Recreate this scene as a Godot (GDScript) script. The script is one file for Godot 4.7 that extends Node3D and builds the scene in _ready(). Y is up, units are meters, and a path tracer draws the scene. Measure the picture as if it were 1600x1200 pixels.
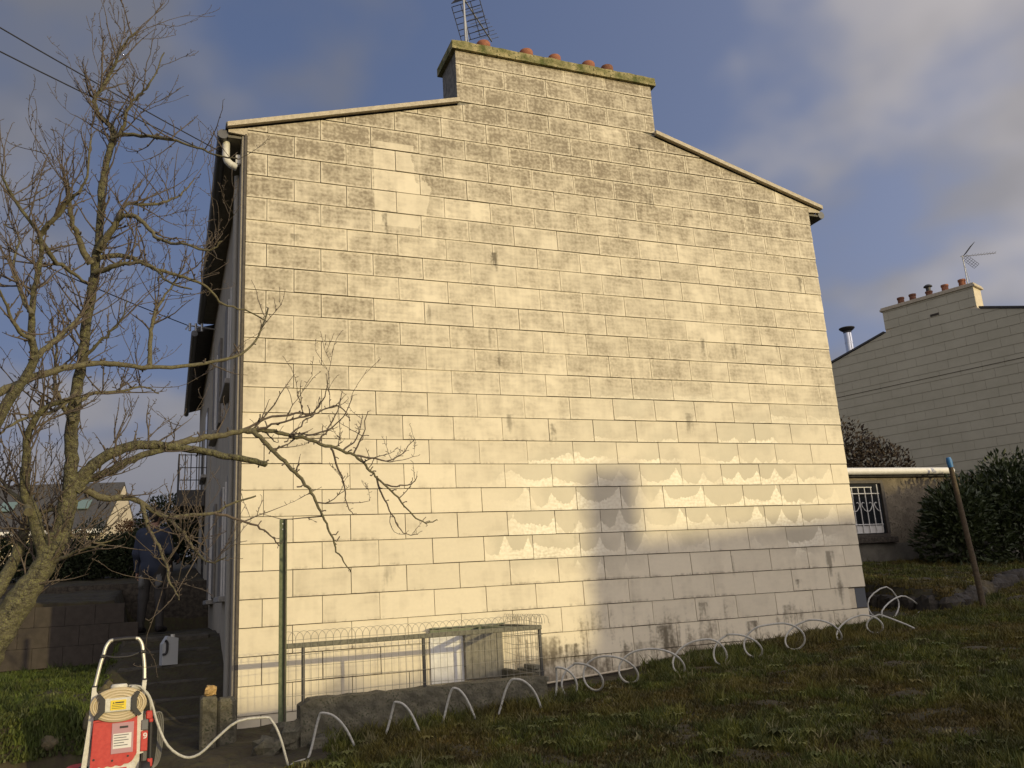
extends Node3D
# A cream clad gable end in low evening sun, bare fruit tree, garden hose and pressure washer.

const SUN := Vector3(0.52, 0.195, 1.0)
const COURSE := 0.275
const PANEL := 0.6
const H0 := 3.05
const XL := -0.522
const XR := 7.483
const WALL_X0 := -0.6
const WALL_Y0 := 0.3
const WALL_SIZE := 8.3
const LIMBS := [
	[0.130, 0.055, [-2.280, 1.223, 2.900, -2.211, 1.421, 2.900, -2.128, 1.586, 2.900, -2.029, 1.775, 2.900, -1.933, 1.949, 2.900, -1.854, 2.150, 2.900, -1.818, 2.357, 2.900]],
	[0.046, 0.008, [-1.823, 2.315, 2.900, -1.814, 2.564, 2.905, -1.830, 2.774, 2.910, -1.820, 3.005, 2.914, -1.811, 3.124, 2.919, -1.790, 3.308, 2.924, -1.780, 3.559, 2.929, -1.757, 3.817, 2.933, -1.743, 4.011, 2.938, -1.733, 4.209, 2.943, -1.734, 4.548, 2.948, -1.718, 4.729, 2.952, -1.686, 4.941, 2.957, -1.686, 5.042, 2.962, -1.735, 5.099, 2.967, -1.783, 5.135, 2.971, -1.820, 5.267, 2.976, -1.773, 5.346, 2.981, -1.739, 5.451, 2.986, -1.697, 5.558, 2.990, -1.657, 5.714, 2.995, -1.566, 5.857, 3.000]],
	[0.016, 0.004, [-1.680, 4.949, 3.000, -1.620, 4.997, 3.060, -1.571, 5.167, 3.120, -1.501, 5.241, 3.180, -1.434, 5.304, 3.240, -1.353, 5.527, 3.300]],
	[0.016, 0.004, [-1.635, 4.992, 3.000, -1.491, 4.960, 3.080, -1.253, 4.912, 3.160, -1.074, 4.824, 3.240, -0.933, 4.746, 3.320, -0.828, 4.699, 3.400]],
	[0.016, 0.004, [-1.627, 4.294, 3.000, -1.568, 4.481, 2.920, -1.396, 4.540, 2.840, -1.267, 4.641, 2.760, -1.169, 4.767, 2.680, -1.111, 4.918, 2.600]],
	[0.026, 0.005, [-1.726, 4.070, 3.000, -1.682, 4.145, 3.050, -1.620, 4.250, 3.100, -1.575, 4.286, 3.150, -1.504, 4.271, 3.200, -1.422, 4.191, 3.250, -1.361, 4.096, 3.300, -1.282, 4.045, 3.350, -1.160, 4.014, 3.400, -1.014, 3.966, 3.450, -0.931, 4.019, 3.500]],
	[0.020, 0.005, [-1.720, 4.027, 3.000, -1.574, 4.078, 2.944, -1.458, 4.063, 2.889, -1.342, 4.035, 2.833, -1.219, 4.028, 2.778, -1.097, 4.018, 2.722, -0.966, 3.962, 2.667, -0.872, 3.874, 2.611, -0.712, 3.863, 2.556, -0.531, 3.793, 2.500]],
	[0.022, 0.005, [-1.734, 3.917, 3.000, -1.630, 3.928, 3.080, -1.515, 3.945, 3.160, -1.362, 3.891, 3.240, -1.268, 3.767, 3.320, -1.114, 3.695, 3.400]],
	[0.030, 0.006, [-2.244, 2.910, 3.400, -2.192, 2.964, 3.333, -2.066, 3.062, 3.267, -1.932, 3.144, 3.200, -1.809, 3.201, 3.133, -1.679, 3.247, 3.067, -1.554, 3.262, 3.000, -1.366, 3.266, 2.933, -1.080, 3.310, 2.867, -0.895, 3.376, 2.800, -0.733, 3.457, 2.733, -0.613, 3.620, 2.667, -0.537, 3.876, 2.600]],
	[0.034, 0.006, [-2.210, 2.684, 3.400, -2.134, 2.876, 3.427, -2.055, 3.015, 3.455, -1.997, 3.155, 3.482, -2.016, 3.244, 3.509, -2.024, 3.407, 3.536, -2.017, 3.567, 3.564, -1.997, 3.730, 3.591, -2.001, 3.891, 3.618, -2.081, 4.002, 3.645, -2.173, 4.140, 3.673, -2.219, 4.227, 3.700]],
	[0.020, 0.005, [-2.004, 3.899, 3.600, -1.969, 3.941, 3.650, -1.902, 4.007, 3.700, -1.856, 4.075, 3.750, -1.794, 4.118, 3.800, -1.747, 4.216, 3.850, -1.729, 4.477, 3.900]],
	[0.022, 0.008, [-2.005, 3.861, 3.600, -1.997, 3.897, 3.475, -1.937, 3.831, 3.350, -1.847, 3.811, 3.225, -1.760, 3.784, 3.100]],
	[0.026, 0.006, [-1.769, 3.975, 3.000, -1.856, 4.139, 3.075, -1.900, 4.271, 3.150, -1.912, 4.390, 3.225, -1.912, 4.447, 3.300]],
	[0.022, 0.008, [-2.008, 3.178, 3.400, -1.932, 3.303, 3.300, -1.847, 3.442, 3.200, -1.792, 3.589, 3.100, -1.764, 3.741, 3.000]],
	[0.018, 0.004, [-1.366, 3.270, 2.900, -1.368, 3.517, 2.860, -1.350, 3.690, 2.820, -1.296, 3.840, 2.780, -1.243, 3.954, 2.740, -1.159, 4.135, 2.700]],
	[0.042, 0.020, [-1.806, 2.420, 2.900, -1.751, 2.514, 2.895, -1.664, 2.605, 2.891, -1.555, 2.680, 2.886, -1.442, 2.721, 2.882, -1.312, 2.728, 2.877, -1.205, 2.716, 2.873, -1.104, 2.704, 2.868, -0.981, 2.683, 2.864, -0.856, 2.657, 2.859, -0.636, 2.617, 2.855, -0.568, 2.594, 2.850]],
	[0.026, 0.004, [-1.205, 2.717, 2.870, -1.106, 2.757, 2.854, -0.983, 2.793, 2.838, -0.857, 2.817, 2.822, -0.729, 2.845, 2.806, -0.624, 2.859, 2.791, -0.495, 2.850, 2.775, -0.396, 2.830, 2.759, -0.262, 2.810, 2.743, -0.116, 2.756, 2.727, 0.042, 2.715, 2.711, 0.158, 2.654, 2.695, 0.235, 2.571, 2.679, 0.322, 2.488, 2.664, 0.451, 2.364, 2.648, 0.574, 2.234, 2.632, 0.686, 2.167, 2.616, 0.781, 2.192, 2.600]],
	[0.020, 0.004, [-0.701, 2.851, 2.800, -0.626, 2.822, 2.809, -0.535, 2.722, 2.818, -0.431, 2.621, 2.827, -0.335, 2.511, 2.836, -0.268, 2.430, 2.845, -0.218, 2.334, 2.855, -0.165, 2.216, 2.864, -0.116, 2.108, 2.873, -0.077, 1.987, 2.882, -0.025, 1.884, 2.891, 0.024, 1.805, 2.900]],
	[0.009, 0.003, [0.298, 2.540, 2.620, 0.327, 2.432, 2.596, 0.381, 2.329, 2.572, 0.441, 2.215, 2.548, 0.521, 2.105, 2.524, 0.647, 2.088, 2.500]],
	[0.012, 0.003, [-0.746, 2.841, 2.800, -0.573, 2.941, 2.771, -0.343, 3.001, 2.743, -0.195, 3.010, 2.714, -0.107, 3.059, 2.686, 0.002, 3.083, 2.657, 0.061, 3.030, 2.629, 0.097, 2.980, 2.600]],
	[0.010, 0.003, [-0.625, 2.862, 2.800, -0.484, 2.900, 2.840, -0.291, 2.948, 2.880, -0.218, 2.995, 2.920, -0.163, 3.090, 2.960, -0.140, 3.223, 3.000]],
	[0.008, 0.003, [-0.385, 2.832, 2.750, -0.270, 2.954, 2.667, -0.175, 3.039, 2.583, -0.121, 3.194, 2.500]],
	[0.008, 0.003, [-0.282, 2.814, 2.750, -0.128, 2.865, 2.800, -0.006, 2.961, 2.850, 0.049, 3.110, 2.900]],
	[0.008, 0.003, [-0.182, 2.776, 2.750, -0.091, 2.895, 2.700, -0.007, 3.049, 2.650, 0.039, 3.222, 2.600]],
	[0.008, 0.003, [0.020, 2.727, 2.700, 0.150, 2.842, 2.600, 0.220, 3.040, 2.500]],
	[0.008, 0.003, [0.098, 2.692, 2.700, 0.160, 2.844, 2.750, 0.197, 3.021, 2.800]],
	[0.009, 0.003, [-0.082, 2.737, 2.750, -0.023, 2.586, 2.713, 0.032, 2.469, 2.675, 0.052, 2.327, 2.638, 0.112, 2.247, 2.600]],
	[0.009, 0.003, [0.117, 2.691, 2.680, 0.267, 2.679, 2.635, 0.411, 2.671, 2.590, 0.533, 2.736, 2.545, 0.634, 2.845, 2.500]],
	[0.008, 0.003, [0.353, 2.474, 2.620, 0.479, 2.459, 2.647, 0.570, 2.470, 2.673, 0.601, 2.527, 2.700]],
	[0.030, 0.006, [-1.805, 2.399, 2.900, -1.760, 2.431, 2.878, -1.612, 2.368, 2.856, -1.451, 2.368, 2.833, -1.378, 2.331, 2.811, -1.233, 2.243, 2.789, -1.088, 2.246, 2.767, -0.905, 2.267, 2.744, -0.788, 2.331, 2.722, -0.619, 2.387, 2.700]],
	[0.012, 0.004, [-0.906, 2.266, 2.750, -0.724, 2.212, 2.713, -0.582, 2.156, 2.675, -0.500, 2.088, 2.638, -0.441, 2.028, 2.600]],
	[0.017, 0.004, [-1.378, 2.330, 2.820, -1.326, 2.159, 2.876, -1.261, 2.029, 2.932, -1.209, 1.902, 2.988, -1.173, 1.779, 3.044, -1.124, 1.670, 3.100]],
	[0.015, 0.004, [-1.233, 2.241, 2.800, -1.149, 2.166, 2.880, -1.074, 2.059, 2.960, -1.017, 1.963, 3.040, -0.935, 1.897, 3.120, -0.848, 1.926, 3.200]],
	[0.032, 0.020, [-1.783, 2.407, 2.900, -1.738, 2.475, 2.894, -1.618, 2.527, 2.888, -1.484, 2.606, 2.882, -1.367, 2.665, 2.876, -1.250, 2.698, 2.870]],
	[0.020, 0.004, [-1.984, 2.072, 2.900, -2.000, 2.181, 2.825, -1.842, 2.150, 2.750, -1.675, 2.087, 2.675, -1.565, 2.102, 2.600]],
	[0.016, 0.004, [-1.896, 1.948, 2.900, -1.808, 1.975, 3.000, -1.697, 2.021, 3.100, -1.567, 2.029, 3.200]],
	[0.045, 0.012, [-1.935, 1.990, 2.900, -2.010, 2.254, 2.967, -2.062, 2.414, 3.033, -2.055, 2.591, 3.100, -2.047, 2.747, 3.167, -1.956, 2.891, 3.233, -1.805, 2.943, 3.300]],
	[0.030, 0.006, [-2.018, 2.256, 3.100, -2.065, 2.324, 2.967, -2.185, 2.441, 2.833, -2.296, 2.579, 2.700]],
	[0.020, 0.005, [-1.828, 2.274, 2.900, -1.966, 2.287, 2.800, -2.082, 2.173, 2.700, -2.204, 2.122, 2.600]],
	[0.016, 0.005, [-1.805, 3.069, 3.000, -1.899, 2.914, 3.100, -2.028, 2.847, 3.200, -2.147, 2.752, 3.300, -2.191, 2.646, 3.400]],
	[0.014, 0.004, [-1.785, 3.269, 3.000, -1.700, 3.364, 3.075, -1.614, 3.436, 3.150, -1.544, 3.507, 3.225, -1.507, 3.619, 3.300]],
	[0.016, 0.004, [-1.807, 2.982, 3.000, -1.696, 3.074, 2.900, -1.543, 3.117, 2.800, -1.404, 3.179, 2.700, -1.306, 3.158, 2.600]],
	[0.020, 0.005, [-1.819, 2.851, 3.000, -1.904, 3.018, 2.925, -1.960, 3.190, 2.850, -1.970, 3.415, 2.775, -2.032, 3.645, 2.700]],
	[0.016, 0.004, [-2.003, 3.218, 3.600, -2.077, 3.278, 3.700, -2.127, 3.398, 3.800, -2.169, 3.475, 3.900]],
	[0.016, 0.004, [-2.015, 3.386, 3.600, -2.108, 3.566, 3.500, -2.166, 3.789, 3.400, -2.166, 4.005, 3.300, -2.276, 4.127, 3.200]],
	[0.050, 0.030, [-2.280, 1.654, 3.000, -2.203, 1.765, 2.900, -2.127, 1.963, 2.800, -2.098, 2.132, 2.700, -2.085, 2.310, 2.600]],
]
const HOSE_TOPS := [-0.436, 0.745, 1.750, 0.030, 0.717, 1.600, 0.666, 0.736, 1.550, 1.211, 0.797, 1.500, 1.791, 0.822, 1.500, 2.283, 0.874, 1.350, 2.584, 0.885, 1.250, 2.918, 0.923, 1.200, 3.422, 0.950, 1.150, 4.147, 0.991, 1.100, 4.530, 1.015, 1.050, 5.127, 1.083, 1.000, 5.673, 1.089, 0.950, 6.583, 1.089, 0.850, 6.850, 1.064, 0.900]
const HOSE_END := [7.627, 1.029, -0.100, 7.720, 1.234, -0.200, 8.057, 1.370, -0.200, 8.233, 1.162, -0.200, 8.033, 0.919, -0.100, 7.639, 0.906, 0.100, 7.618, 1.071, 0.100, 7.936, 1.202, 0.000, 8.273, 1.228, -0.100, 8.633, 1.053, -0.200, 8.482, 0.856, -0.100, 7.879, 0.811, 0.300, 7.687, 0.906, 0.400, 7.587, 0.834, 0.450, 7.931, 0.770, 0.400, 8.329, 0.764, 0.300]
const HOSE_START := [-1.425, 1.067, 1.750, -1.331, 1.026, 1.700, -1.282, 0.947, 1.700, -1.231, 0.783, 1.720, -1.152, 0.617, 1.740, -1.031, 0.522, 1.750, -0.922, 0.534, 1.760, -0.795, 0.640, 1.770, -0.646, 0.741, 1.770]

var rng := RandomNumberGenerator.new()
var used := {}
var mats := {}

# ---------------------------------------------------------------- helpers
func lin(c: Color) -> Color:
	return c.linear_to_srgb()

func numbered(n: String) -> String:
	if not used.has(n):
		used[n] = 0
		return n
	used[n] += 1
	return "%s_%03d" % [n, used[n]]

func thing(called: String, label: String, category: String, at := Vector3.ZERO, turn := 0.0, group := "") -> Node3D:
	var o := Node3D.new()
	o.name = numbered(called)
	add_child(o)
	o.position = at
	o.rotation.y = turn
	tag(o, label, category, group)
	return o

func tag(o: Node, label: String, category: String, group := "") -> void:
	o.set_meta("label", label)
	o.set_meta("category", category)
	if group != "":
		o.set_meta("group", group)

func begin() -> SurfaceTool:
	var st := SurfaceTool.new()
	st.begin(Mesh.PRIMITIVE_TRIANGLES)
	return st

func put(called: String, st: SurfaceTool, m: Material, parent: Node = null) -> MeshInstance3D:
	st.generate_normals()
	return put_mesh(called, st.commit(), m, parent)

func put_mesh(called: String, mesh: Mesh, m: Material, parent: Node = null) -> MeshInstance3D:
	var o := MeshInstance3D.new()
	o.mesh = mesh
	o.material_override = m
	if parent == null:
		o.name = numbered(called)
		add_child(o)
	else:
		o.name = called
		parent.add_child(o, true)
	return o

# corner order counter-clockwise seen from outside
func tri(st: SurfaceTool, a: Vector3, b: Vector3, c: Vector3) -> void:
	st.add_vertex(a); st.add_vertex(c); st.add_vertex(b)

func quad(st: SurfaceTool, a: Vector3, b: Vector3, c: Vector3, d: Vector3) -> void:
	tri(st, a, b, c); tri(st, a, c, d)

func box(st: SurfaceTool, lo: Vector3, hi: Vector3, t := Transform3D()) -> void:
	hexa(st, [lo, Vector3(hi.x, lo.y, lo.z), Vector3(hi.x, lo.y, hi.z), Vector3(lo.x, lo.y, hi.z), Vector3(lo.x, hi.y, lo.z), Vector3(hi.x, hi.y, lo.z), hi, Vector3(lo.x, hi.y, hi.z)], t)

func hexa(st: SurfaceTool, p: Array, t := Transform3D()) -> void:
	st.set_smooth_group(-1)
	var q := []
	for v in p:
		q.append(t * (v as Vector3))
	quad(st, q[3], q[2], q[6], q[7])
	quad(st, q[1], q[0], q[4], q[5])
	quad(st, q[2], q[1], q[5], q[6])
	quad(st, q[0], q[3], q[7], q[4])
	quad(st, q[7], q[6], q[5], q[4])
	quad(st, q[0], q[1], q[2], q[3])

# box with bevelled edges
func bevel_box(st: SurfaceTool, lo: Vector3, hi: Vector3, b := 0.01, t := Transform3D()) -> void:
	st.set_smooth_group(-1)
	var c := (lo + hi) * 0.5
	var h := (hi - lo) * 0.5
	for s in 6:
		var ax := s / 2
		var sg := 1.0 if s % 2 == 0 else -1.0
		var u := (ax + 1) % 3
		var v := (ax + 2) % 3
		var f := []
		for k in [[-1, -1], [1, -1], [1, 1], [-1, 1]]:
			var p := Vector3.ZERO
			p[ax] = sg * h[ax]
			p[u] = k[0] * (h[u] - b)
			p[v] = k[1] * (h[v] - b)
			f.append(t * (c + p))
		if sg > 0: quad(st, f[0], f[1], f[2], f[3])
		else: quad(st, f[3], f[2], f[1], f[0])
	for ax in 3:
		var u := (ax + 1) % 3
		var v := (ax + 2) % 3
		for su in [-1, 1]:
			for sv in [-1, 1]:
				var a := Vector3.ZERO
				var d := Vector3.ZERO
				a[u] = su * h[u]; a[v] = sv * (h[v] - b)
				d[u] = su * (h[u] - b); d[v] = sv * h[v]
				var e := Vector3.ZERO
				e[ax] = h[ax] - b
				var q := [t * (c + a - e), t * (c + a + e), t * (c + d + e), t * (c + d - e)]
				if su * sv > 0: quad(st, q[3], q[2], q[1], q[0])
				else: quad(st, q[0], q[1], q[2], q[3])
	for sx in [-1, 1]:
		for sy in [-1, 1]:
			for sz in [-1, 1]:
				var s := Vector3(sx, sy, sz)
				var p1 := t * (c + Vector3(h.x, h.y - b, h.z - b) * s)
				var p2 := t * (c + Vector3(h.x - b, h.y, h.z - b) * s)
				var p3 := t * (c + Vector3(h.x - b, h.y - b, h.z) * s)
				if sx * sy * sz > 0: tri(st, p1, p2, p3)
				else: tri(st, p1, p3, p2)

func tube(st: SurfaceTool, pts: Array, radii, sides := 8, caps := true) -> void:
	var n := pts.size()
	var rings := []
	var up := Vector3.UP
	var t0: Vector3 = (pts[1] - pts[0]).normalized()
	if absf(t0.dot(up)) > 0.9: up = Vector3.RIGHT
	var side := t0.cross(up).normalized()
	for i in n:
		var t: Vector3
		if i == 0: t = pts[1] - pts[0]
		elif i == n - 1: t = pts[n - 1] - pts[n - 2]
		else: t = pts[i + 1] - pts[i - 1]
		t = t.normalized()
		side = (side - t * side.dot(t)).normalized()
		var w := side.cross(t)
		var r: float = radii if (radii is float) else radii[i]
		var ring := []
		for k in sides:
			var a := TAU * k / sides
			ring.append(pts[i] + (side * cos(a) + w * sin(a)) * r)
		rings.append(ring)
	st.set_smooth_group(0)
	for i in n - 1:
		for k in sides:
			var k2 := (k + 1) % sides
			quad(st, rings[i][k], rings[i + 1][k], rings[i + 1][k2], rings[i][k2])
	if caps:
		st.set_smooth_group(-1)
		for k in sides:
			var k2 := (k + 1) % sides
			tri(st, pts[0], rings[0][k], rings[0][k2])
			tri(st, pts[n - 1], rings[n - 1][k2], rings[n - 1][k])

# profile [[radius, y], ...] turned about the y axis
func lathe(st: SurfaceTool, prof: Array, t := Transform3D(), sides := 20, squash := 1.0) -> void:
	for i in prof.size() - 1:
		st.set_smooth_group(i + 1)
		for k in sides:
			var a := TAU * k / sides
			var b := TAU * (k + 1) / sides
			var ra: float = prof[i][0]
			var rb: float = prof[i + 1][0]
			var p := t * Vector3(ra * cos(a), prof[i][1], ra * sin(a) * squash)
			var q := t * Vector3(ra * cos(b), prof[i][1], ra * sin(b) * squash)
			var r := t * Vector3(rb * cos(b), prof[i + 1][1], rb * sin(b) * squash)
			var s := t * Vector3(rb * cos(a), prof[i + 1][1], rb * sin(a) * squash)
			if ra > 0.0: tri(st, p, r, q)
			if rb > 0.0: tri(st, p, s, r)

# convex or simple polygon (counter-clockwise in x, y) pushed from z0 to z1
func prism(st: SurfaceTool, poly: PackedVector2Array, z0: float, z1: float, t := Transform3D()) -> void:
	st.set_smooth_group(-1)
	var idx := Geometry2D.triangulate_polygon(poly)
	for i in range(0, idx.size(), 3):
		var a := poly[idx[i]]
		var b := poly[idx[i + 1]]
		var c := poly[idx[i + 2]]
		if (b - a).cross(c - a) < 0:
			var s := b
			b = c
			c = s
		tri(st, t * Vector3(a.x, a.y, z1), t * Vector3(b.x, b.y, z1), t * Vector3(c.x, c.y, z1))
		tri(st, t * Vector3(a.x, a.y, z0), t * Vector3(c.x, c.y, z0), t * Vector3(b.x, b.y, z0))
	var n := poly.size()
	for i in n:
		var a := poly[i]
		var b := poly[(i + 1) % n]
		quad(st, t * Vector3(a.x, a.y, z0), t * Vector3(b.x, b.y, z0), t * Vector3(b.x, b.y, z1), t * Vector3(a.x, a.y, z1))

func lump(st: SurfaceTool, c: Vector3, size: Vector3, sd: int, rough := 0.25, flat := true, rings := 7, sides := 10) -> void:
	var nz := FastNoiseLite.new()
	nz.seed = sd
	nz.frequency = 0.9
	st.set_smooth_group(-1 if flat else 0)
	var g := []
	for i in rings + 1:
		var row := []
		var a := PI * i / rings
		for k in sides:
			var b := TAU * k / sides
			var d := Vector3(sin(a) * cos(b), cos(a), sin(a) * sin(b))
			d = Vector3(signf(d.x) * pow(absf(d.x), 0.75), signf(d.y) * pow(absf(d.y), 0.75), signf(d.z) * pow(absf(d.z), 0.75))
			row.append(c + d * (1.0 + rough * nz.get_noise_3dv(d * 1.3 + Vector3(sd, 0, 0)) * 2.0) * size)
		g.append(row)
	for i in rings:
		for k in sides:
			var k2 := (k + 1) % sides
			if i > 0: tri(st, g[i][k], g[i + 1][k2], g[i + 1][k]); 
			if i > 0: tri(st, g[i][k], g[i][k2], g[i + 1][k2])
			else: tri(st, g[i][k], g[i + 1][k2], g[i + 1][k])

func noise(sd: int, f: float, oct := 4, type := FastNoiseLite.TYPE_SIMPLEX_SMOOTH) -> FastNoiseLite:
	var n := FastNoiseLite.new()
	n.noise_type = type
	n.seed = sd
	n.frequency = f
	n.fractal_octaves = oct
	return n

# tiling two-tone grain; the colours are linear
func grain(a: Color, b: Color, sd: int, f: float, size := 256, c = null) -> ImageTexture:
	var im := noise(sd, f, 5).get_seamless_image(size, size)
	var im2 := noise(sd + 7, f * 6.0, 3).get_seamless_image(size, size)
	var o := Image.create_empty(size, size, true, Image.FORMAT_RGB8)
	for y in size:
		for x in size:
			var v := im.get_pixel(x, y).r
			var w := im2.get_pixel(x, y).r
			var t := clampf((v - 0.5) * 1.6 + (w - 0.5) * 0.7 + 0.5, 0, 1)
			var col := a.lerp(b, t)
			if c != null:
				col = col.lerp(c, clampf((w - 0.58) * 4.0 + (v - 0.5), 0, 1))
			o.set_pixel(x, y, lin(col))
	o.generate_mipmaps()
	return ImageTexture.create_from_image(o)

func bump(sd: int, f: float, size := 256, strength := 4.0) -> ImageTexture:
	var im := noise(sd, f, 5).get_seamless_image(size, size)
	im.convert(Image.FORMAT_RGBA8)
	im.bump_map_to_normal_map(strength)
	im.generate_mipmaps()
	return ImageTexture.create_from_image(im)

func flat_mat(c: Color, rough := 0.7, metal := 0.0) -> StandardMaterial3D:
	var m := StandardMaterial3D.new()
	m.albedo_color = lin(c)
	m.roughness = rough
	m.metallic = metal
	return m

func grain_mat(a: Color, b: Color, sd: int, f: float, scale: float, rough := 0.85, nrm := 0.0, c = null) -> StandardMaterial3D:
	var m := StandardMaterial3D.new()
	m.albedo_texture = grain(a, b, sd, f, 256, c)
	m.uv1_triplanar = true
	m.uv1_world_triplanar = true
	m.uv1_scale = Vector3.ONE * scale
	m.roughness = rough
	if nrm > 0.0:
		m.normal_enabled = true
		m.normal_texture = bump(sd + 3, f * 1.5)
		m.normal_scale = nrm
	return m

# ---------------------------------------------------------------- terrain
func step_at(v: float, e: float, w := 0.1) -> float:
	return smoothstep(e - w, e + w, v)

func ground_y(x: float, z: float) -> float:
	var xc := clampf(x, -5.0, 12.0)
	var zc := clampf(z, -3.0, 40.0)
	var base := 0.42 + 0.06 * xc - 0.055 * (zc - 1.2)
	if z > 12.0: base = 0.42 + 0.06 * xc - 0.055 * 10.8
	# soft hollow along the foot of the gable
	base -= 0.1 * step_at(x, 2.35, 0.15) * (1.0 - step_at(x, 4.0, 0.5)) * (1.0 - step_at(z, 0.75, 0.2))
	var y := base
	if x < XL + 0.1 and z < 1.5:
		var path := lerpf(base, 1.3, clampf((-0.9 - z) / 2.2, 0, 1))
		path = lerpf(path, 2.0 + 0.09 * (-6.5 - z) if z < -6.5 else path, 1.0 - step_at(z, -6.6, 0.1))
		var bed := 0.82 + 0.03 * clampf(-z, 0, 5)
		bed = lerpf(bed, 1.78 + 0.085 * clampf(-4.0 - z, 0, 45), 1.0 - step_at(z, -4.1, 0.06))
		var left := 1.0 - step_at(x, -1.78, 0.06)
		if z < -6.9: left = 1.0
		bed = lerpf(bed, base, smoothstep(0.45, 1.05, z))
		y = lerpf(path, bed, left)
	elif x > 8.0:
		var up := 1.27 + 0.1 * clampf(0.2 - z, -1.0, 30.0)
		var front := 0.2 - 0.465 * (x - 8.7)
		var k := step_at(x, 8.68, 0.06) * (1.0 - step_at(z, front, 0.07))
		k *= 1.0 if x < 16.0 else 1.0
		y = lerpf(base, maxf(up, base), k)
	return y

func make_ground() -> void:
	var xs := []
	var zs := []
	for v in range(-200, -8, 12): xs.append(float(v))
	var v2 := -8.0
	while v2 < 15.0:
		xs.append(v2); v2 += 0.12
	for v in range(15, 260, 12): xs.append(float(v))
	for v in range(-240, -12, 12): zs.append(float(v))
	v2 = -12.0
	while v2 < 9.6:
		zs.append(v2); v2 += 0.12
	for v in range(10, 220, 12): zs.append(float(v))
	var nz := noise(5, 0.9, 4)
	var st := begin()
	st.set_smooth_group(0)
	for z in zs:
		for x in xs:
			var y := ground_y(x, z)
			if absf(x) < 16 and absf(z) < 13:
				y += nz.get_noise_2d(x * 2.0, z * 2.0) * 0.05
			if z < -13.0: y = minf(y, 4.0) - (0.02 * (-13.0 - z) if x > 3 else 0.0)
			st.add_vertex(Vector3(x, y, z))
	var w := xs.size()
	for j in zs.size() - 1:
		for i in w - 1:
			var a := j * w + i
			for q in [a, a + 1, a + w + 1, a, a + w + 1, a + w]:
				st.add_index(q)
	var g := put("ground", st, mats.soil)
	g.set_meta("kind", "structure")
	g.set_meta("label", "sloping garden ground of dark earth and moss")

func tuft(sd: int, blades: int, h: float, spread: float, wide := 0.006) -> ArrayMesh:
	var r := RandomNumberGenerator.new()
	r.seed = sd
	var st := begin()
	st.set_smooth_group(-1)
	for i in blades:
		var a := r.randf() * TAU
		var p := Vector3(cos(a), 0, sin(a)) * r.randf() * spread
		var d := Vector3(r.randf_range(-1, 1), 0, r.randf_range(-1, 1)) * 0.55
		var hh := h * r.randf_range(0.5, 1.1)
		var s := Vector3(-sin(a * 3.0), 0, cos(a * 3.0)) * wide
		var m := p + d * hh * 0.35 + Vector3.UP * hh * 0.6
		var e := p + d * hh + Vector3.UP * hh * 0.95
		st.set_color(Color(1, 1, 1))
		quad(st, p - s, p + s, m + s * 0.7, m - s * 0.7)
		tri(st, m - s * 0.7, m + s * 0.7, e)
	st.generate_normals()
	return st.commit()

func rosette() -> ArrayMesh:
	var r := RandomNumberGenerator.new()
	r.seed = 8
	var st := begin()
	st.set_smooth_group(-1)
	for i in 9:
		var an := TAU * i / 9.0 + r.randf() * 0.4
		var d := Vector3(cos(an), 0, sin(an))
		var s := Vector3(-d.z, 0, d.x) * r.randf_range(0.010, 0.016)
		var ln := r.randf_range(0.05, 0.085)
		var m := d * ln * 0.6 + Vector3.UP * 0.03
		var e := d * ln + Vector3.UP * 0.018
		st.set_color(Color(1, 1, 1))
		quad(st, -s * 0.3, s * 0.3, m + s, m - s)
		tri(st, m - s, m + s, e)
	st.generate_normals()
	return st.commit()

func in_clear(x: float, z: float) -> bool:
	if x > XL - 0.1 and x < XR + 0.15 and z < 0.12: return true
	if x > -0.12 and x < 2.3 and z < 1.26 and z > -0.1: return true
	if x > 2.2 and x < 3.9 and z < 0.8: return true
	if x > -0.6 and x < 0.0 and z < 1.3: return true
	if x < 0.1 and x > -1.75 and z < 1.9 and z > -8: return true
	if x < -1.6 and z < 1.15 and z > 0.8: return true
	return false

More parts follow.
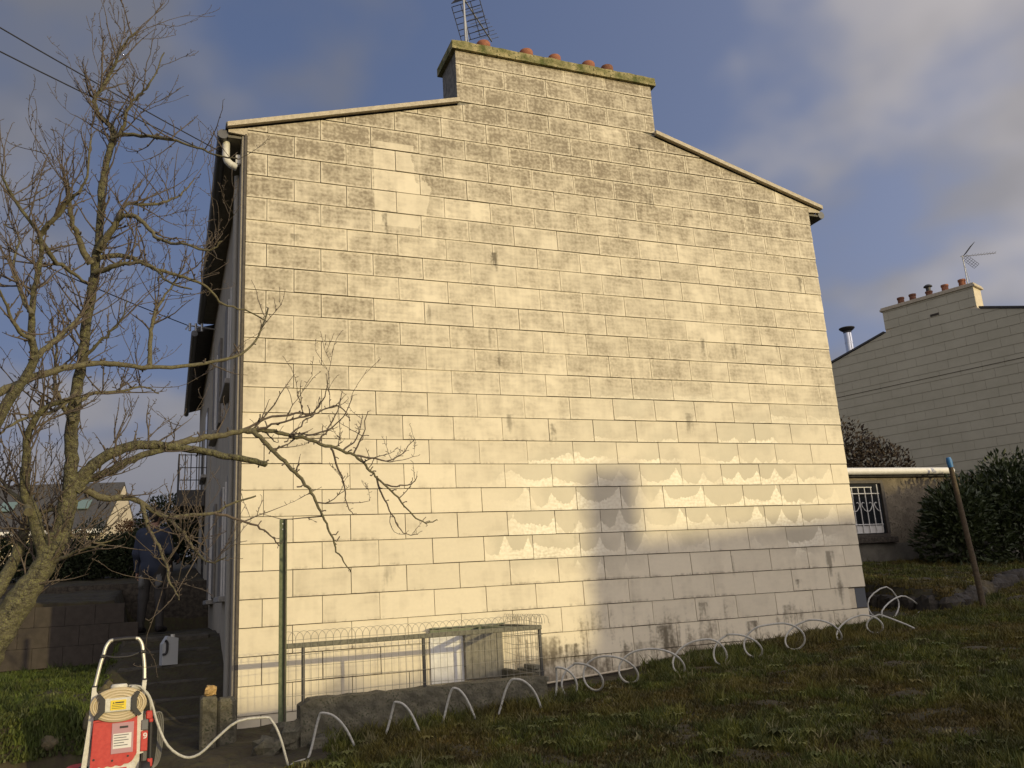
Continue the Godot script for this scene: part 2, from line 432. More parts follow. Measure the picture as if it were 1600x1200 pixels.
func make_grass() -> void:
	var kinds := [
		["lawn_grass", tuft(3, 12, 0.06, 0.05), 50000, 0],
		["mossy_grass", tuft(4, 14, 0.036, 0.055, 0.008), 60000, 1],
		["long_grass", tuft(9, 12, 0.12, 0.06, 0.005), 6500, 2],
		["lawn_weeds", rosette(), 480, 3]]
	var labels := ["short dark green lawn grass across the garden in front of the wall", "low brownish moss and grass spread between the greener lawn", "longer grass clumps along the low wall and the lawn edges", "pale leafy weed rosettes dotted through the lawn in the foreground"]
	var patch := noise(21, 0.35, 3)
	for kd in kinds:
		var xf := []
		var cols := []
		var r := RandomNumberGenerator.new()
		r.seed = 100 + kd[3]
		var tries := 0
		while xf.size() < kd[2] and tries < 400000:
			tries += 1
			var u := r.randf()
			var x: float
			var z: float
			if u < 0.84:
				x = r.randf_range(-2.6, 9.5); z = r.randf_range(0.0, 6.4)
				if z > 2.0 + 0.75 * maxf(x, 0.0) + 1.5: continue
			elif u < 0.94:
				x = r.randf_range(8.3, 15.0); z = r.randf_range(-6.0, 1.0)
			else:
				x = r.randf_range(-5.0, -1.72); z = r.randf_range(-4.0, 0.7)
			if in_clear(x, z): continue
			var p := patch.get_noise_2d(x * 3.0, z * 3.0)
			if kd[3] == 0 and p < -0.22 + r.randf() * 0.3: continue
			if kd[3] == 1 and p > 0.15 + r.randf() * 0.3: continue
			if kd[3] == 2:
				var edge := absf(z - 1.34) < 0.14 and x > -0.5 and x < 2.6
				var edge2 := absf(z - (0.75 - 0.02 * x)) < 0.2 and x > 3.6 and x < 7.6
				if not (edge or edge2) and (p < 0.12 or r.randf() < 0.75): continue
			if kd[3] == 3 and (p < 0.0 or z < 1.4): continue
			var y := ground_y(x, z) - 0.012 + (0.03 if kd[3] == 3 else 0.0)
			var s := r.randf_range(0.7, 1.35)
			xf.append(Transform3D(Basis(Vector3.UP, r.randf() * TAU).scaled(Vector3(s, s * r.randf_range(0.7, 1.3), s)), Vector3(x, y, z)))
			var c: Color
			var q := r.randf()
			if kd[3] == 1: c = Color(0.094, 0.066, 0.009).lerp(Color(0.060, 0.058, 0.006), q)
			else: c = Color(0.056, 0.072, 0.006).lerp(Color(0.098, 0.094, 0.009), q)
			if r.randf() < 0.05: c = Color(0.2, 0.18, 0.08)
			if kd[3] == 3: c = Color(0.07, 0.085, 0.014).lerp(Color(0.115, 0.115, 0.025), q)
			var tone := patch.get_noise_2d(x * 1.3 + 40.0, z * 1.3)
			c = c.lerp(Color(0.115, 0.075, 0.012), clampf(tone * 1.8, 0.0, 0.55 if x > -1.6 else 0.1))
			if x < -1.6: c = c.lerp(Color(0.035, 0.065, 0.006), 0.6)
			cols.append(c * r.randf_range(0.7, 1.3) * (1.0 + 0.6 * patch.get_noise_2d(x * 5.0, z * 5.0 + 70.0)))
		var mm := MultiMesh.new()
		mm.transform_format = MultiMesh.TRANSFORM_3D
		mm.use_colors = true
		mm.mesh = kd[1]
		mm.instance_count = xf.size()
		for i in xf.size():
			mm.set_instance_transform(i, xf[i])
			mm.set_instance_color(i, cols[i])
		var o := MultiMeshInstance3D.new()
		o.name = numbered(kd[0])
		o.multimesh = mm
		o.material_override = mats.grass
		add_child(o)
		o.set_meta("kind", "stuff")
		tag(o, labels[kd[3]], "grass")

# ---------------------------------------------------------------- sky
func make_sky() -> Sky:
	var w := 1024
	var h := 512
	var im := Image.create_empty(w, h, false, Image.FORMAT_RGBF)
	var n1 := noise(11, 1.15, 5)
	var n2 := noise(33, 3.4, 5)
	var sd := SUN.normalized()
	for j in h:
		var el := PI * (0.5 - (j + 0.5) / h)
		var cy := cos(el)
		var sy := sin(el)
		for i in w:
			var az := TAU * (i + 0.5) / w
			var d := Vector3(sin(az) * cy, sy, -cos(az) * cy)
			var c: Color
			if sy < -0.02:
				c = Color(0.07, 0.065, 0.05)
			else:
				# clouds lie on a sheet: stretch them towards the horizon
				var k := 1.0 / (maxf(sy, 0.0) + 0.28)
				var p := Vector3(d.x * k, d.z * k, 0.35)
				var cl := n1.get_noise_3dv(p * 0.9 + Vector3(3.1, 7.7, 0)) * 0.9 + n2.get_noise_3dv(p * 0.8) * 0.62
				var cover := smoothstep(-0.30, 0.34, cl + 0.32 * (1.0 - smoothstep(0.0, 0.42, sy)) - 0.06 - 0.30 * smoothstep(0.36, 0.56, sy))
				var blue := Color(0.16, 0.21, 0.345).lerp(Color(0.082, 0.122, 0.235), smoothstep(0.1, 0.75, sy))
				var grey := Color(0.315, 0.305, 0.322).lerp(Color(0.185, 0.188, 0.212), smoothstep(-0.1, 0.5, n2.get_noise_3dv(p * 0.5 + Vector3(9, 0, 4)) + 0.15))
				grey = grey.lerp(Color(0.20, 0.20, 0.225), 1.0 - smoothstep(0.0, 0.25, sy))
				c = blue.lerp(grey, cover * 0.86)
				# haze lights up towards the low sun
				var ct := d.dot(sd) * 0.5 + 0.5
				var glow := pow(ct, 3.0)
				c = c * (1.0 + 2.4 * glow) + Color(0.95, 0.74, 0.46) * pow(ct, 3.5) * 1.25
			im.set_pixel(i, j, c)
	var m := PanoramaSkyMaterial.new()
	m.panorama = ImageTexture.create_from_image(im)
	var s := Sky.new()
	s.sky_material = m
	return s

# ---------------------------------------------------------------- gable cladding
const RUNS := [[1.03, 6.07, 0.05, 0.27, 0.9], [0.02, 5.68, 0.09, 0.1, 0.55], [2.42, 5.7, 0.06, 0.26, 0.95], [1.55, 4.95, 0.03, 0.27, 0.5], [1.95, 4.72, 0.05, 0.24, 0.4], [2.3, 4.7, 0.04, 0.25, 0.5], [2.41, 4.42, 0.025, 0.25, 0.7], [2.5, 3.65, 0.06, 0.27, 0.6], [3.05, 3.55, 0.05, 0.27, 0.85], [5.0, 3.72, 0.06, 0.27, 0.6], [5.85, 4.72, 0.05, 0.24, 0.6], [5.35, 4.75, 0.05, 0.26, 0.7], [6.55, 4.75, 0.06, 0.26, 0.6], [7.15, 5.78, 0.05, 0.25, 0.8], [6.95, 1.9, 0.12, 0.35, 0.7], [7.05, 1.62, 0.08, 0.45, 0.75], [6.4, 1.55, 0.05, 0.12, 0.9], [5.4, 1.9, 0.04, 0.3, 0.5], [4.35, 1.12, 0.14, 0.38, 0.85], [4.9, 1.35, 0.08, 0.22, 0.6], [5.6, 1.08, 0.1, 0.16, 0.9], [6.15, 1.25, 0.06, 0.4, 0.7], [3.1, 1.0, 0.16, 0.36, 0.95], [2.75, 1.1, 0.25, 0.4, 0.6], [3.4, 0.85, 0.2, 0.2, 0.6], [4.0, 0.95, 0.3, 0.3, 0.6], [1.0, 1.95, 0.09, 0.26, 0.4], [0.15, 0.62, 0.06, 0.2, 0.6], [4.66, 7.52, 0.05, 0.14, 0.9], [4.75, 6.8, 0.1, 0.3, 0.5], [3.9, 2.05, 0.05, 0.3, 0.4], [3.25, 2.35, 0.04, 0.5, 0.35]]

# dirt, algae, run marks, washed patches, foam and painted sun glint on the cladding, 6.5 mm a pixel; roughness in a second picture
func wall_textures() -> Array:
	var n := 1280
	var px := WALL_SIZE / n
	var na := noise(41, 0.004, 4)
	na.domain_warp_enabled = true
	na.domain_warp_amplitude = 25.0
	var a := na.get_image(n, n)           # broad patches
	var b := noise(42, 0.13, 4).get_image(n, n)   # fine mottling
	var sx := noise(43, 0.10, 4).get_image(n / 5, n)   # brushed across
	sx.resize(n, n, Image.INTERPOLATE_BILINEAR)
	var sv := noise(44, 0.075, 4).get_image(n, n / 12)  # running down
	sv.resize(n, n, Image.INTERPOLATE_BILINEAR)
	var ncl := noise(45, 0.016, 5)
	ncl.domain_warp_enabled = true
	ncl.domain_warp_amplitude = 12.0
	ncl.domain_warp_frequency = 0.03
	var dc := ncl.get_image(n, n).get_data()   # cloudy blotches about a hand wide
	var da := a.get_data()
	var db := b.get_data()
	var dx := sx.get_data()
	var dv := sv.get_data()
	var col := PackedByteArray()
	col.resize(n * n * 3)
	var rgh := PackedByteArray()
	rgh.resize(n * n)
	var r := RandomNumberGenerator.new()
	r.seed = 77
	var pr := {}
	var clean := Color(0.73, 0.645, 0.465)
	var dirt := Color(0.195, 0.155, 0.098)
	var wet := Color(0.47, 0.415, 0.295)
	var foam_glint := Color(0.86, 0.80, 0.62)  # bright froth tone that also paints in sun glint on the wet slates
	for j in n:
		var y := WALL_Y0 + WALL_SIZE - (j + 0.5) * px
		var hr := (y - H0) / COURSE
		var row := int(floor(hr))
		var fy := hr - row                         # 0 bottom .. 1 top of the course
		var off := 0.3 if (row % 2) == 0 else 0.0
		var topness := smoothstep(5.4, 7.6, y)
		for i in n:
			var x := WALL_X0 + (i + 0.5) * px
			var u := (x - off) / PANEL
			var ci := int(floor(u))
			var fx := u - ci
			var key := row * 64 + ci + 20
			if not pr.has(key): pr[key] = [r.randf(), r.randf(), r.randf_range(-0.05, 0.05)]
			var q: Array = pr[key]
			var o := j * n + i
			var va := da[o] / 255.0 - 0.5
			var vb := db[o] / 255.0 - 0.5
			var vx := dx[o] / 255.0 - 0.5
			var vv := dv[o] / 255.0 - 0.5
			var vc := dc[o] / 255.0 - 0.5
			# how much of the panel is soiled
			var lev := 0.05 + 0.66 * topness + 0.20 * smoothstep(2.9, 4.4, y) * (1.0 - topness)
			# the left strip and the roof shoulders weather most
			lev += 0.16 * smoothstep(3.6, 5.2, y) * (1.0 - smoothstep(0.3, 2.3, x))
			if y > 5.9 and x > 0.93 and x < 1.75 + va * 1.6 and y < 7.0: lev *= 0.22
			var s: float = lev * (0.70 + 0.55 * q[0]) - 0.04 + (va * 0.6 + vc * 1.25 + vx * 0.45) * (0.14 + lev * 0.75) + vv * 0.35 * (0.1 + lev)
			s = 1.0 - exp(-maxf(s, 0.0) * 2.1)
			s *= clampf(1.0 + vx * 0.6 + vb * 1.0 + vv * 0.35, 0.25, 1.5)
			var ex := minf(fx, 1.0 - fx) * PANEL
			var ey := minf(fy, 1.0 - fy) * COURSE
			var rim := smoothstep(0.006, 0.035, ex + vb * 0.03) * smoothstep(0.004, 0.04, ey + vb * 0.03)
			var soil := clampf(s, 0, 1) * (0.3 + 0.7 * rim)
			# grime caught along the foot of each course
			var foot := smoothstep(0.20, 0.0, fy) * clampf(va * 1.4 + vb * 1.2 + vv * 1.2 + vc * 1.6 - 0.05 + (0.35 if y < 1.7 and x > 2.5 else 0.0), 0, 1) * 0.7
			soil = maxf(soil, foot)
			if y < 1.35 and x > 2.4:
				soil = maxf(soil, clampf((1.3 - y - 0.02 * x) * 1.5 + va * 1.4 + vv * 1.2 + vc * 1.6 + vb * 0.8 - 0.28, 0, 1.0))
			var c := clean.lerp(dirt, soil * 0.88)
			c = c * (1.0 + q[2] + vb * 0.05 + vx * 0.05)
			var ro: float = 0.62 - 0.06 * q[1] + 0.25 * soil
			# part that has just been washed: wet sheets with scalloped lower edge and foam with the sun glint painted in below it
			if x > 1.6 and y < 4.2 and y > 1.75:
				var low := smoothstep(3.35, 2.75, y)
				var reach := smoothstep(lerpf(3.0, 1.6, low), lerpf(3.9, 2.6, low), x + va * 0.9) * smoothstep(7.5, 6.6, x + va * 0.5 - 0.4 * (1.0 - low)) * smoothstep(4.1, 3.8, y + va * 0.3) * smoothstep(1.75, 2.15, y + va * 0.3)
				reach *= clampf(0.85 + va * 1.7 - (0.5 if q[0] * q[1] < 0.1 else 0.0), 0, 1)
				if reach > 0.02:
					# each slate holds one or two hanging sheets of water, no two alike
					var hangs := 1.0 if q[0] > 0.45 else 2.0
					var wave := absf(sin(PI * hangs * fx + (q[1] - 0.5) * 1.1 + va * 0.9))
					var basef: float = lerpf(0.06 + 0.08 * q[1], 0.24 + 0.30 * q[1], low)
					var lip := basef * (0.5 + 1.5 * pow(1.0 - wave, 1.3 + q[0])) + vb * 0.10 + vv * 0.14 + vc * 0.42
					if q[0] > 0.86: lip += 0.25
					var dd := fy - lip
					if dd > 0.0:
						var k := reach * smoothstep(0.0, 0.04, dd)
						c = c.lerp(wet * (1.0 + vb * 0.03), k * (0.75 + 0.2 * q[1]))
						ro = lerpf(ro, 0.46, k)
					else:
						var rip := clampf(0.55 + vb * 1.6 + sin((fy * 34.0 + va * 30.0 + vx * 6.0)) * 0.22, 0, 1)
						c = c.lerp(foam_glint, reach * rip * clampf(0.75 + va * 1.4, 0.1, 1.0))
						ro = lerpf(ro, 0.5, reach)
			for t in [0, 1, 2]:
				col[o * 3 + t] = int(clampf(pow(maxf(c[t], 0.0), 1.0 / 2.2), 0, 1) * 255.0)
			rgh[o] = int(clampf(ro, 0.05, 1) * 255.0)
	# run marks
	var dcol := Color(0.13, 0.105, 0.06)
	for m in RUNS:
		var x0: float = m[0]
		var ytop: float = m[1]
		var i0 := int((x0 - m[2] - WALL_X0) / px)
		var i1 := int((x0 + m[2] - WALL_X0) / px)
		var j0 := int((WALL_Y0 + WALL_SIZE - ytop) / px)
		var j1 := int((WALL_Y0 + WALL_SIZE - ytop + m[3]) / px)
		for j in range(maxi(j0, 0), mini(j1, n)):
			var t := float(j - j0) / (j1 - j0)
			for i in range(maxi(i0, 0), mini(i1, n)):
				var o := j * n + i
				var e := absf(float(i) - (i0 + i1) * 0.5) / ((i1 - i0) * 0.5)
				var vv := dv[o] / 255.0 - 0.5
				var vb := db[o] / 255.0 - 0.5
				var vc := dc[o] / 255.0 - 0.5
				var k: float = m[4] * clampf((1.0 - e) * 1.1 + vv * 1.5 + vb * 0.7 + vc * 1.2 - 0.12, 0, 1) * smoothstep(1.0, 0.35, t - vv * 0.9 - vb * 0.3) * smoothstep(0.0, 0.06, t + vb * 0.04)
				for q in 3:
					var cur := pow(col[o * 3 + q] / 255.0, 2.2)
					col[o * 3 + q] = int(pow(lerpf(cur, dcol[q], k * 0.95), 1.0 / 2.2) * 255.0)
	var ic := Image.create_from_data(n, n, false, Image.FORMAT_RGB8, col)
	var ir := Image.create_from_data(n, n, false, Image.FORMAT_L8, rgh)
	ic.generate_mipmaps()
	ir.generate_mipmaps()
	return [ImageTexture.create_from_image(ic), ImageTexture.create_from_image(ir)]

func clip(poly: PackedVector2Array, p: Vector2, nrm: Vector2) -> PackedVector2Array:
	var out := PackedVector2Array()
	var n := poly.size()
	for i in n:
		var a := poly[i]
		var b := poly[(i + 1) % n]
		var da := (a - p).dot(nrm)
		var db := (b - p).dot(nrm)
		if da >= 0.0: out.append(a)
		if (da >= 0.0) != (db >= 0.0): out.append(a.lerp(b, da / (da - db)))
	return out

func area(poly: PackedVector2Array) -> float:
	var s := 0.0
	for i in poly.size(): s += poly[i].cross(poly[(i + 1) % poly.size()])
	return absf(s) * 0.5

func panel_mesh(st: SurfaceTool, poly: PackedVector2Array, yb: float, z0: float, z1: float, skew: float) -> void:
	# z falls from the proud foot of the course to its top
	var f := []
	var g := []
	var uv := []
	var cx := 0.0
	for p in poly: cx += p.x / poly.size()
	for p in poly:
		var t := (p.y - yb) / COURSE
		f.append(Vector3(p.x, p.y, lerpf(z0, z1, t) + skew * (p.x - cx)))
		g.append(Vector3(p.x, p.y, -0.004))
		uv.append(Vector2((p.x - WALL_X0) / WALL_SIZE, 1.0 - (p.y - WALL_Y0) / WALL_SIZE))
	st.set_smooth_group(-1)
	var n := f.size()
	for i in range(1, n - 1):
		for k in [0, i + 1, i]:
			st.set_uv(uv[k]); st.add_vertex(f[k])
	for i in n:
		var i2 := (i + 1) % n
		for k in [[0, i], [1, i], [1, i2], [0, i], [1, i2], [0, i2]]:
			st.set_uv(uv[k[1]])
			st.add_vertex(f[k[1]] if k[0] == 0 else g[k[1]])

func foot_y(x: float) -> float:
	return 0.44 + 0.0601 * x

func make_house() -> void:
	var h := thing("gabled_house", "tall house whose stained cream slate gable faces the lawn in evening sun", "house")
	var tex := wall_textures()
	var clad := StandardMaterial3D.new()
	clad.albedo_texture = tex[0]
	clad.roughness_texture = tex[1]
	clad.roughness = 1.0
	clad.normal_enabled = true
	clad.normal_texture = bump(8, 0.02, 256, 2.0)
	clad.normal_scale = 0.12
	var r := RandomNumberGenerator.new()
	r.seed = 9
	var slope := 0.29
	var pieces := []
	for row in range(-10, 20):
		var yb := H0 + row * COURSE
		var yt := yb + COURSE
		var off := 0.3 if (row % 2) == 0 else 0.0
		for k in range(-2, 14):
			var gap := 0.0035 + r.randf_range(-0.0012, 0.0014)
			var x0 := off + k * PANEL + gap
			var x1 := off + (k + 1) * PANEL - gap
			var poly := PackedVector2Array([Vector2(x0, yb + gap + r.randf_range(-0.002, 0.003)), Vector2(x1, yb + gap + r.randf_range(-0.002, 0.003)), Vector2(x1, yt - gap), Vector2(x0, yt - gap)])
			if row >= 17:
				poly = clip(poly, Vector2(2.035, 0), Vector2(1, 0))
				if poly.size() > 2: poly = clip(poly, Vector2(4.95, 0), Vector2(-1, 0))
				if poly.size() > 2: poly = clip(poly, Vector2(0, 8.47), Vector2(0, -1))
			else:
				poly = clip(poly, Vector2(XL, 0), Vector2(1, 0))
				if poly.size() > 2: poly = clip(poly, Vector2(XR, 0), Vector2(-1, 0))
				if poly.size() > 2: poly = clip(poly, Vector2(XL, 6.925), Vector2(slope, -1))
				if poly.size() > 2: poly = clip(poly, Vector2(XR, 6.925), Vector2(-slope, -1))
				if poly.size() > 2: poly = clip(poly, Vector2(0, 0.44), Vector2(-0.0601, 1))
			if poly.size() < 3 or area(poly) < 0.002: continue
			if row == -7 and x1 > XR - 0.35 and poly[0].x > 7.0: continue    # the slate that has come away
			pieces.append([area(poly), poly, yb])
	pieces.sort_custom(func(a, b): return a[0] > b[0])
	var rest := begin()
	for i in pieces.size():
		var z0 := 0.014 + r.randf_range(-0.002, 0.003)
		var z1 := 0.006 + r.randf_range(-0.002, 0.002)
		var sk := r.randf_range(-0.004, 0.004)
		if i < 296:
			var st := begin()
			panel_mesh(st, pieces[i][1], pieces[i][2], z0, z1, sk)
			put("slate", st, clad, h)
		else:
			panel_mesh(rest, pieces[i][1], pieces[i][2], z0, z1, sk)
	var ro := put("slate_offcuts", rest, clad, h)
	ro.set_meta("kind", "stuff")
	# masonry core behind the slates
	var st := begin()
	var back := PackedVector2Array([Vector2(XL, 0.3), Vector2(XR, 0.75), Vector2(XR, 6.9), Vector2(4.9, 7.66), Vector2(2.1, 7.66), Vector2(XL, 6.9)])
	prism(st, back, -7.0, -0.006)
	put("masonry", st, mats.backing, h)
	st = begin()
	hexa(st, [Vector3(XL + 0.01, 0.1, -0.05), Vector3(XR - 0.01, 0.4, -0.05), Vector3(XR - 0.01, 0.4, -0.004), Vector3(XL + 0.01, 0.1, -0.004), Vector3(XL + 0.01, 0.40, -0.05), Vector3(XR - 0.01, 0.88, -0.05), Vector3(XR - 0.01, 0.88, -0.004), Vector3(XL + 0.01, 0.40, -0.004)])
	put("plinth", st, mats.dark_stone, h)
	# bottom drip strip
	st = begin()
	var pa := Vector3(XL, foot_y(XL) - 0.012, 0.008)
	var pb := Vector3(XR, foot_y(XR) - 0.012, 0.008)
	tube(st, [pa, pb], 0.012, 6)
	put("drip_strip", st, mats.cream, h)
	# board showing where the slate is missing
	st = begin()
	box(st, Vector3(7.12, 1.135, -0.004), Vector3(7.30, 1.385, 0.002))
	put("exposed_board", st, mats.cream, h)
	st = begin()
	box(st, Vector3(7.305, 1.135, -0.004), Vector3(7.478, 1.385, 0.0015))
	put("exposed_felt", st, mats.felt, h)
	# side wall of the house, in shade
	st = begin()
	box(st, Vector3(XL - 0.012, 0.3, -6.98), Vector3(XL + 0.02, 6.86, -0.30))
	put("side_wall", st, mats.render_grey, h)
	st = begin()
	bevel_box(st, Vector3(XL - 0.06, 0.3, -0.28), Vector3(XL - 0.002, 6.84, -0.012), 0.008)
	put("corner_board", st, mats.corner, h)
	st = begin()
	bevel_box(st, Vector3(XL - 0.035, 0.32, -0.012), Vector3(XL - 0.002, 6.85, 0.012), 0.006)
	put("corner_trim", st, mats.dark_brown, h)
	# roof: two low slopes
	st = begin()
	var rl := PackedVector2Array([Vector2(-0.76, 6.885), Vector2(3.48, 8.115), Vector2(7.72, 6.885), Vector2(7.72, 6.955), Vector2(3.48, 8.19), Vector2(-0.76, 6.955)])
	prism(st, rl, -7.05, -0.58)
	prism(st, PackedVector2Array([Vector2(-0.76, 6.885), Vector2(2.02, 7.69), Vector2(2.02, 7.765), Vector2(-0.76, 6.955)]), -0.575, 0.03)
	prism(st, PackedVector2Array([Vector2(7.72, 6.885), Vector2(7.72, 6.955), Vector2(4.965, 7.765), Vector2(4.965, 7.69)]), -0.575, 0.03)
	put("roof", st, mats.slate_roof, h)
	for s in [[-0.745, 6.886, 2.045, 7.695], [7.715, 6.886, 4.935, 7.695]]:
		st = begin()
		var lo := Vector3(s[0], s[1], 0.04)
		var hi := Vector3(s[2], s[3], 0.04)
		var up := Vector3(0, 0.055, 0)
		var dz := Vector3(0, 0, 0.03)
		var q := [lo - dz, hi - dz, hi + dz, lo + dz, lo - dz + up, hi - dz + up, hi + dz + up, lo + dz + up]
		if s[0] > s[2]: q = [hi - dz, lo - dz, lo + dz, hi + dz, hi - dz + up, lo - dz + up, lo + dz + up, hi + dz + up]
		hexa(st, q)
		put("rake_board", st, mats.cream_trim, h)
	# eaves: clad ends, soffit, gutter
	for sgn in [-1, 1]:
		var xw: float = XL if sgn < 0 else XR
		var xe: float = xw + sgn * 0.21
		st = begin()
		var poly := PackedVector2Array([Vector2(xw, 6.83), Vector2(xe, 6.845), Vector2(xe, 6.875), Vector2(xw, 6.925)]) if sgn > 0 else PackedVector2Array([Vector2(xe, 6.845), Vector2(xw - 0.002, 6.83), Vector2(xw - 0.002, 6.925), Vector2(xe, 6.875)])
		prism(st, poly, -0.02, 0.012)
		put("eave_end", st, mats.cream_trim, h)
		st = begin()
		box(st, Vector3(minf(xw, xe), 6.80, -7.0), Vector3(maxf(xw, xe), 6.83, -0.03))
		put("soffit", st, mats.soffit, h)
		st = begin()
		var gp := []
		for i in 9:
			gp.append(Vector3(xe + sgn * 0.055, 6.83 - 0.003 * i, -0.02 - 6.9 * i / 8.0))
		tube(st, gp, 0.058, 14)
		put("gutter", st, mats.gutter, h)
	# outlet bend at the left eave
	st = begin()
	var el := []
	for i in 9:
		var a := PI * 0.5 * i / 8.0
		el.append(Vector3(-0.74 + 0.16 * (1.0 - cos(a)), 6.75 - 0.2 * sin(a), -0.14))
	tube(st, [Vector3(-0.745, 6.80, -0.14), Vector3(-0.745, 6.62, -0.14), Vector3(-0.73, 6.56, -0.14), Vector3(-0.69, 6.52, -0.14), Vector3(-0.62, 6.49, -0.14)], 0.042, 12)
	put("gutter_outlet", st, mats.white_plastic, h)
	st = begin()
	bevel_box(st, Vector3(-0.64, 6.52, -0.18), Vector3(-0.58, 6.64, -0.10), 0.01)
	put("pipe_bracket", st, mats.white_plastic, h)
	st = begin()
	tube(st, [Vector3(XL - 0.08, 6.49, -0.36), Vector3(XL - 0.08, 0.5, -0.36)], 0.035, 10)
	put("downpipe", st, mats.gutter_pale, h)
	# windows along the shaded side
	for wv in [[-1.35, 4.3, 0.95, 1.35], [-4.6, 4.3, 0.95, 1.35], [-1.6, 1.75, 1.0, 1.4], [-5.0, 1.75, 1.0, 1.4]]:
		var wz: float = wv[0]
		var wy: float = wv[1]
		st = begin()
		bevel_box(st, Vector3(XL - 0.018, wy, wz - wv[2]), Vector3(XL - 0.011, wy + wv[3], wz), 0.002)
		var win := put("window", st, mats.glass_dark, h)
		st = begin()
		for f in 3:
			var zf: float = wz - wv[2] * f / 2.0
			box(st, Vector3(XL - 0.04, wy, zf - 0.03), Vector3(XL - 0.02, wy + wv[3], zf + 0.03))
		put("window_frame", st, mats.white_paint, win)
		st = begin()
		bevel_box(st, Vector3(XL - 0.12, wy - 0.07, wz - wv[2] - 0.08), Vector3(XL - 0.012, wy - 0.005, wz + 0.08), 0.008)
		put("sill", st, mats.sill, win)
		for sd in [0.04, -wv[2] - 0.56]:
			st = begin()
			bevel_box(st, Vector3(XL - 0.05, wy + 0.01, wz + sd), Vector3(XL - 0.014, wy + wv[3], wz + sd + 0.5), 0.006)
			put("shutter", st, mats.shutter, win)
	# chimney breast rising through the gable
	st = begin()
	box(st, Vector3(2.04, 7.5, -0.57), Vector3(4.945, 8.47, -0.006))
	var ch := put("chimney", st, mats.chimney, h)
	st = begin()
	var capn := noise(61, 1.4, 4)
	var xs := []
	for i in 31: xs.append(1.985 + 3.035 * i / 30.0)
	st.set_smooth_group(-1)
	for i in 30:
		var xa: float = xs[i]
		var xb: float = xs[i + 1]
		var ta := 8.60 + capn.get_noise_1d(xa * 3.0) * 0.018
		var tb := 8.60 + capn.get_noise_1d(xb * 3.0) * 0.018
		var fa := 0.055 + capn.get_noise_1d(xa * 4.0 + 50) * 0.01
		var fb := 0.055 + capn.get_noise_1d(xb * 4.0 + 50) * 0.01
		hexa(st, [Vector3(xa, 8.472, -0.63), Vector3(xb, 8.472, -0.63), Vector3(xb, 8.472, fb), Vector3(xa, 8.472, fa), Vector3(xa, ta, -0.63), Vector3(xb, tb, -0.63), Vector3(xb, tb, fb - 0.012), Vector3(xa, ta, fa - 0.012)])
	put("chimney_cap", st, mats.mossy, ch)
	var pots := [[2.54, 0.11, 0], [3.17, 0.11, 0], [3.6, 0.105, 0], [4.13, 0.11, 0], [4.43, 0.105, 1]]
	for p in pots:
		st = begin()
		var t := Transform3D(Basis(), Vector3(p[0], 8.56, -0.26))
		var w: float = p[1] * 0.85
		lathe(st, [[w, 0.0], [w * 0.93, 0.2], [w * 1.02, 0.225], [w * 1.02, 0.285], [w * 0.92, 0.30], [w * 0.75, 0.30], [w * 0.7, 0.05], [0.0, 0.05]], t, 20)
		put("chimney_pot", st, mats.terracotta if p[2] == 0 else mats.terracotta_dark, ch)

func make_aerial(called: String, label: String, at: Vector3, turn: float, hgt: float, s := 1.0) -> void:
	var t := thing(called, label, "aerial", at, turn)
	var st := begin()
	tube(st, [Vector3(0, -0.05, 0), Vector3(0, hgt, 0)], 0.016 * s, 8)
	tube(st, [Vector3(0.09 * s, 0.0, 0.02), Vector3(0.005, hgt * 0.75, 0.005)], 0.007 * s, 6)
	put("mast", st, mats.galvanised, t)
	st = begin()
	tube(st, [Vector3(-0.06 * s, hgt - 0.03, 0), Vector3(1.0 * s, hgt - 0.03, 0)], 0.011 * s, 6)
	put("boom", st, mats.galvanised, t)
	for i in 9:
		st = begin()
		var x := (0.28 + i * 0.085) * s
		tube(st, [Vector3(x, hgt - 0.02, -0.13 * s), Vector3(x, hgt - 0.02, 0.13 * s)], 0.004 * s, 5)
		put("element", st, mats.galvanised, t)
	for sg in [-1.0, 1.0]:
		st = begin()
		var ux := Vector3(0.30 * s, sg * 0.34 * s, 0)
		for i in 7:
			var p := Vector3(0.06 * s, hgt - 0.03 + sg * 0.03, 0) + ux * (i / 6.0)
			tube(st, [p - Vector3(0, 0, 0.2 * s), p + Vector3(0, 0, 0.2 * s)], 0.0055 * s, 5)
		for zz in [-0.2, -0.07, 0.07, 0.2]:
			var p := Vector3(0.06 * s, hgt - 0.03 + sg * 0.03, zz * s)
			tube(st, [p, p + ux], 0.0055 * s, 5)
		put("reflector", st, mats.dark_metal, t)

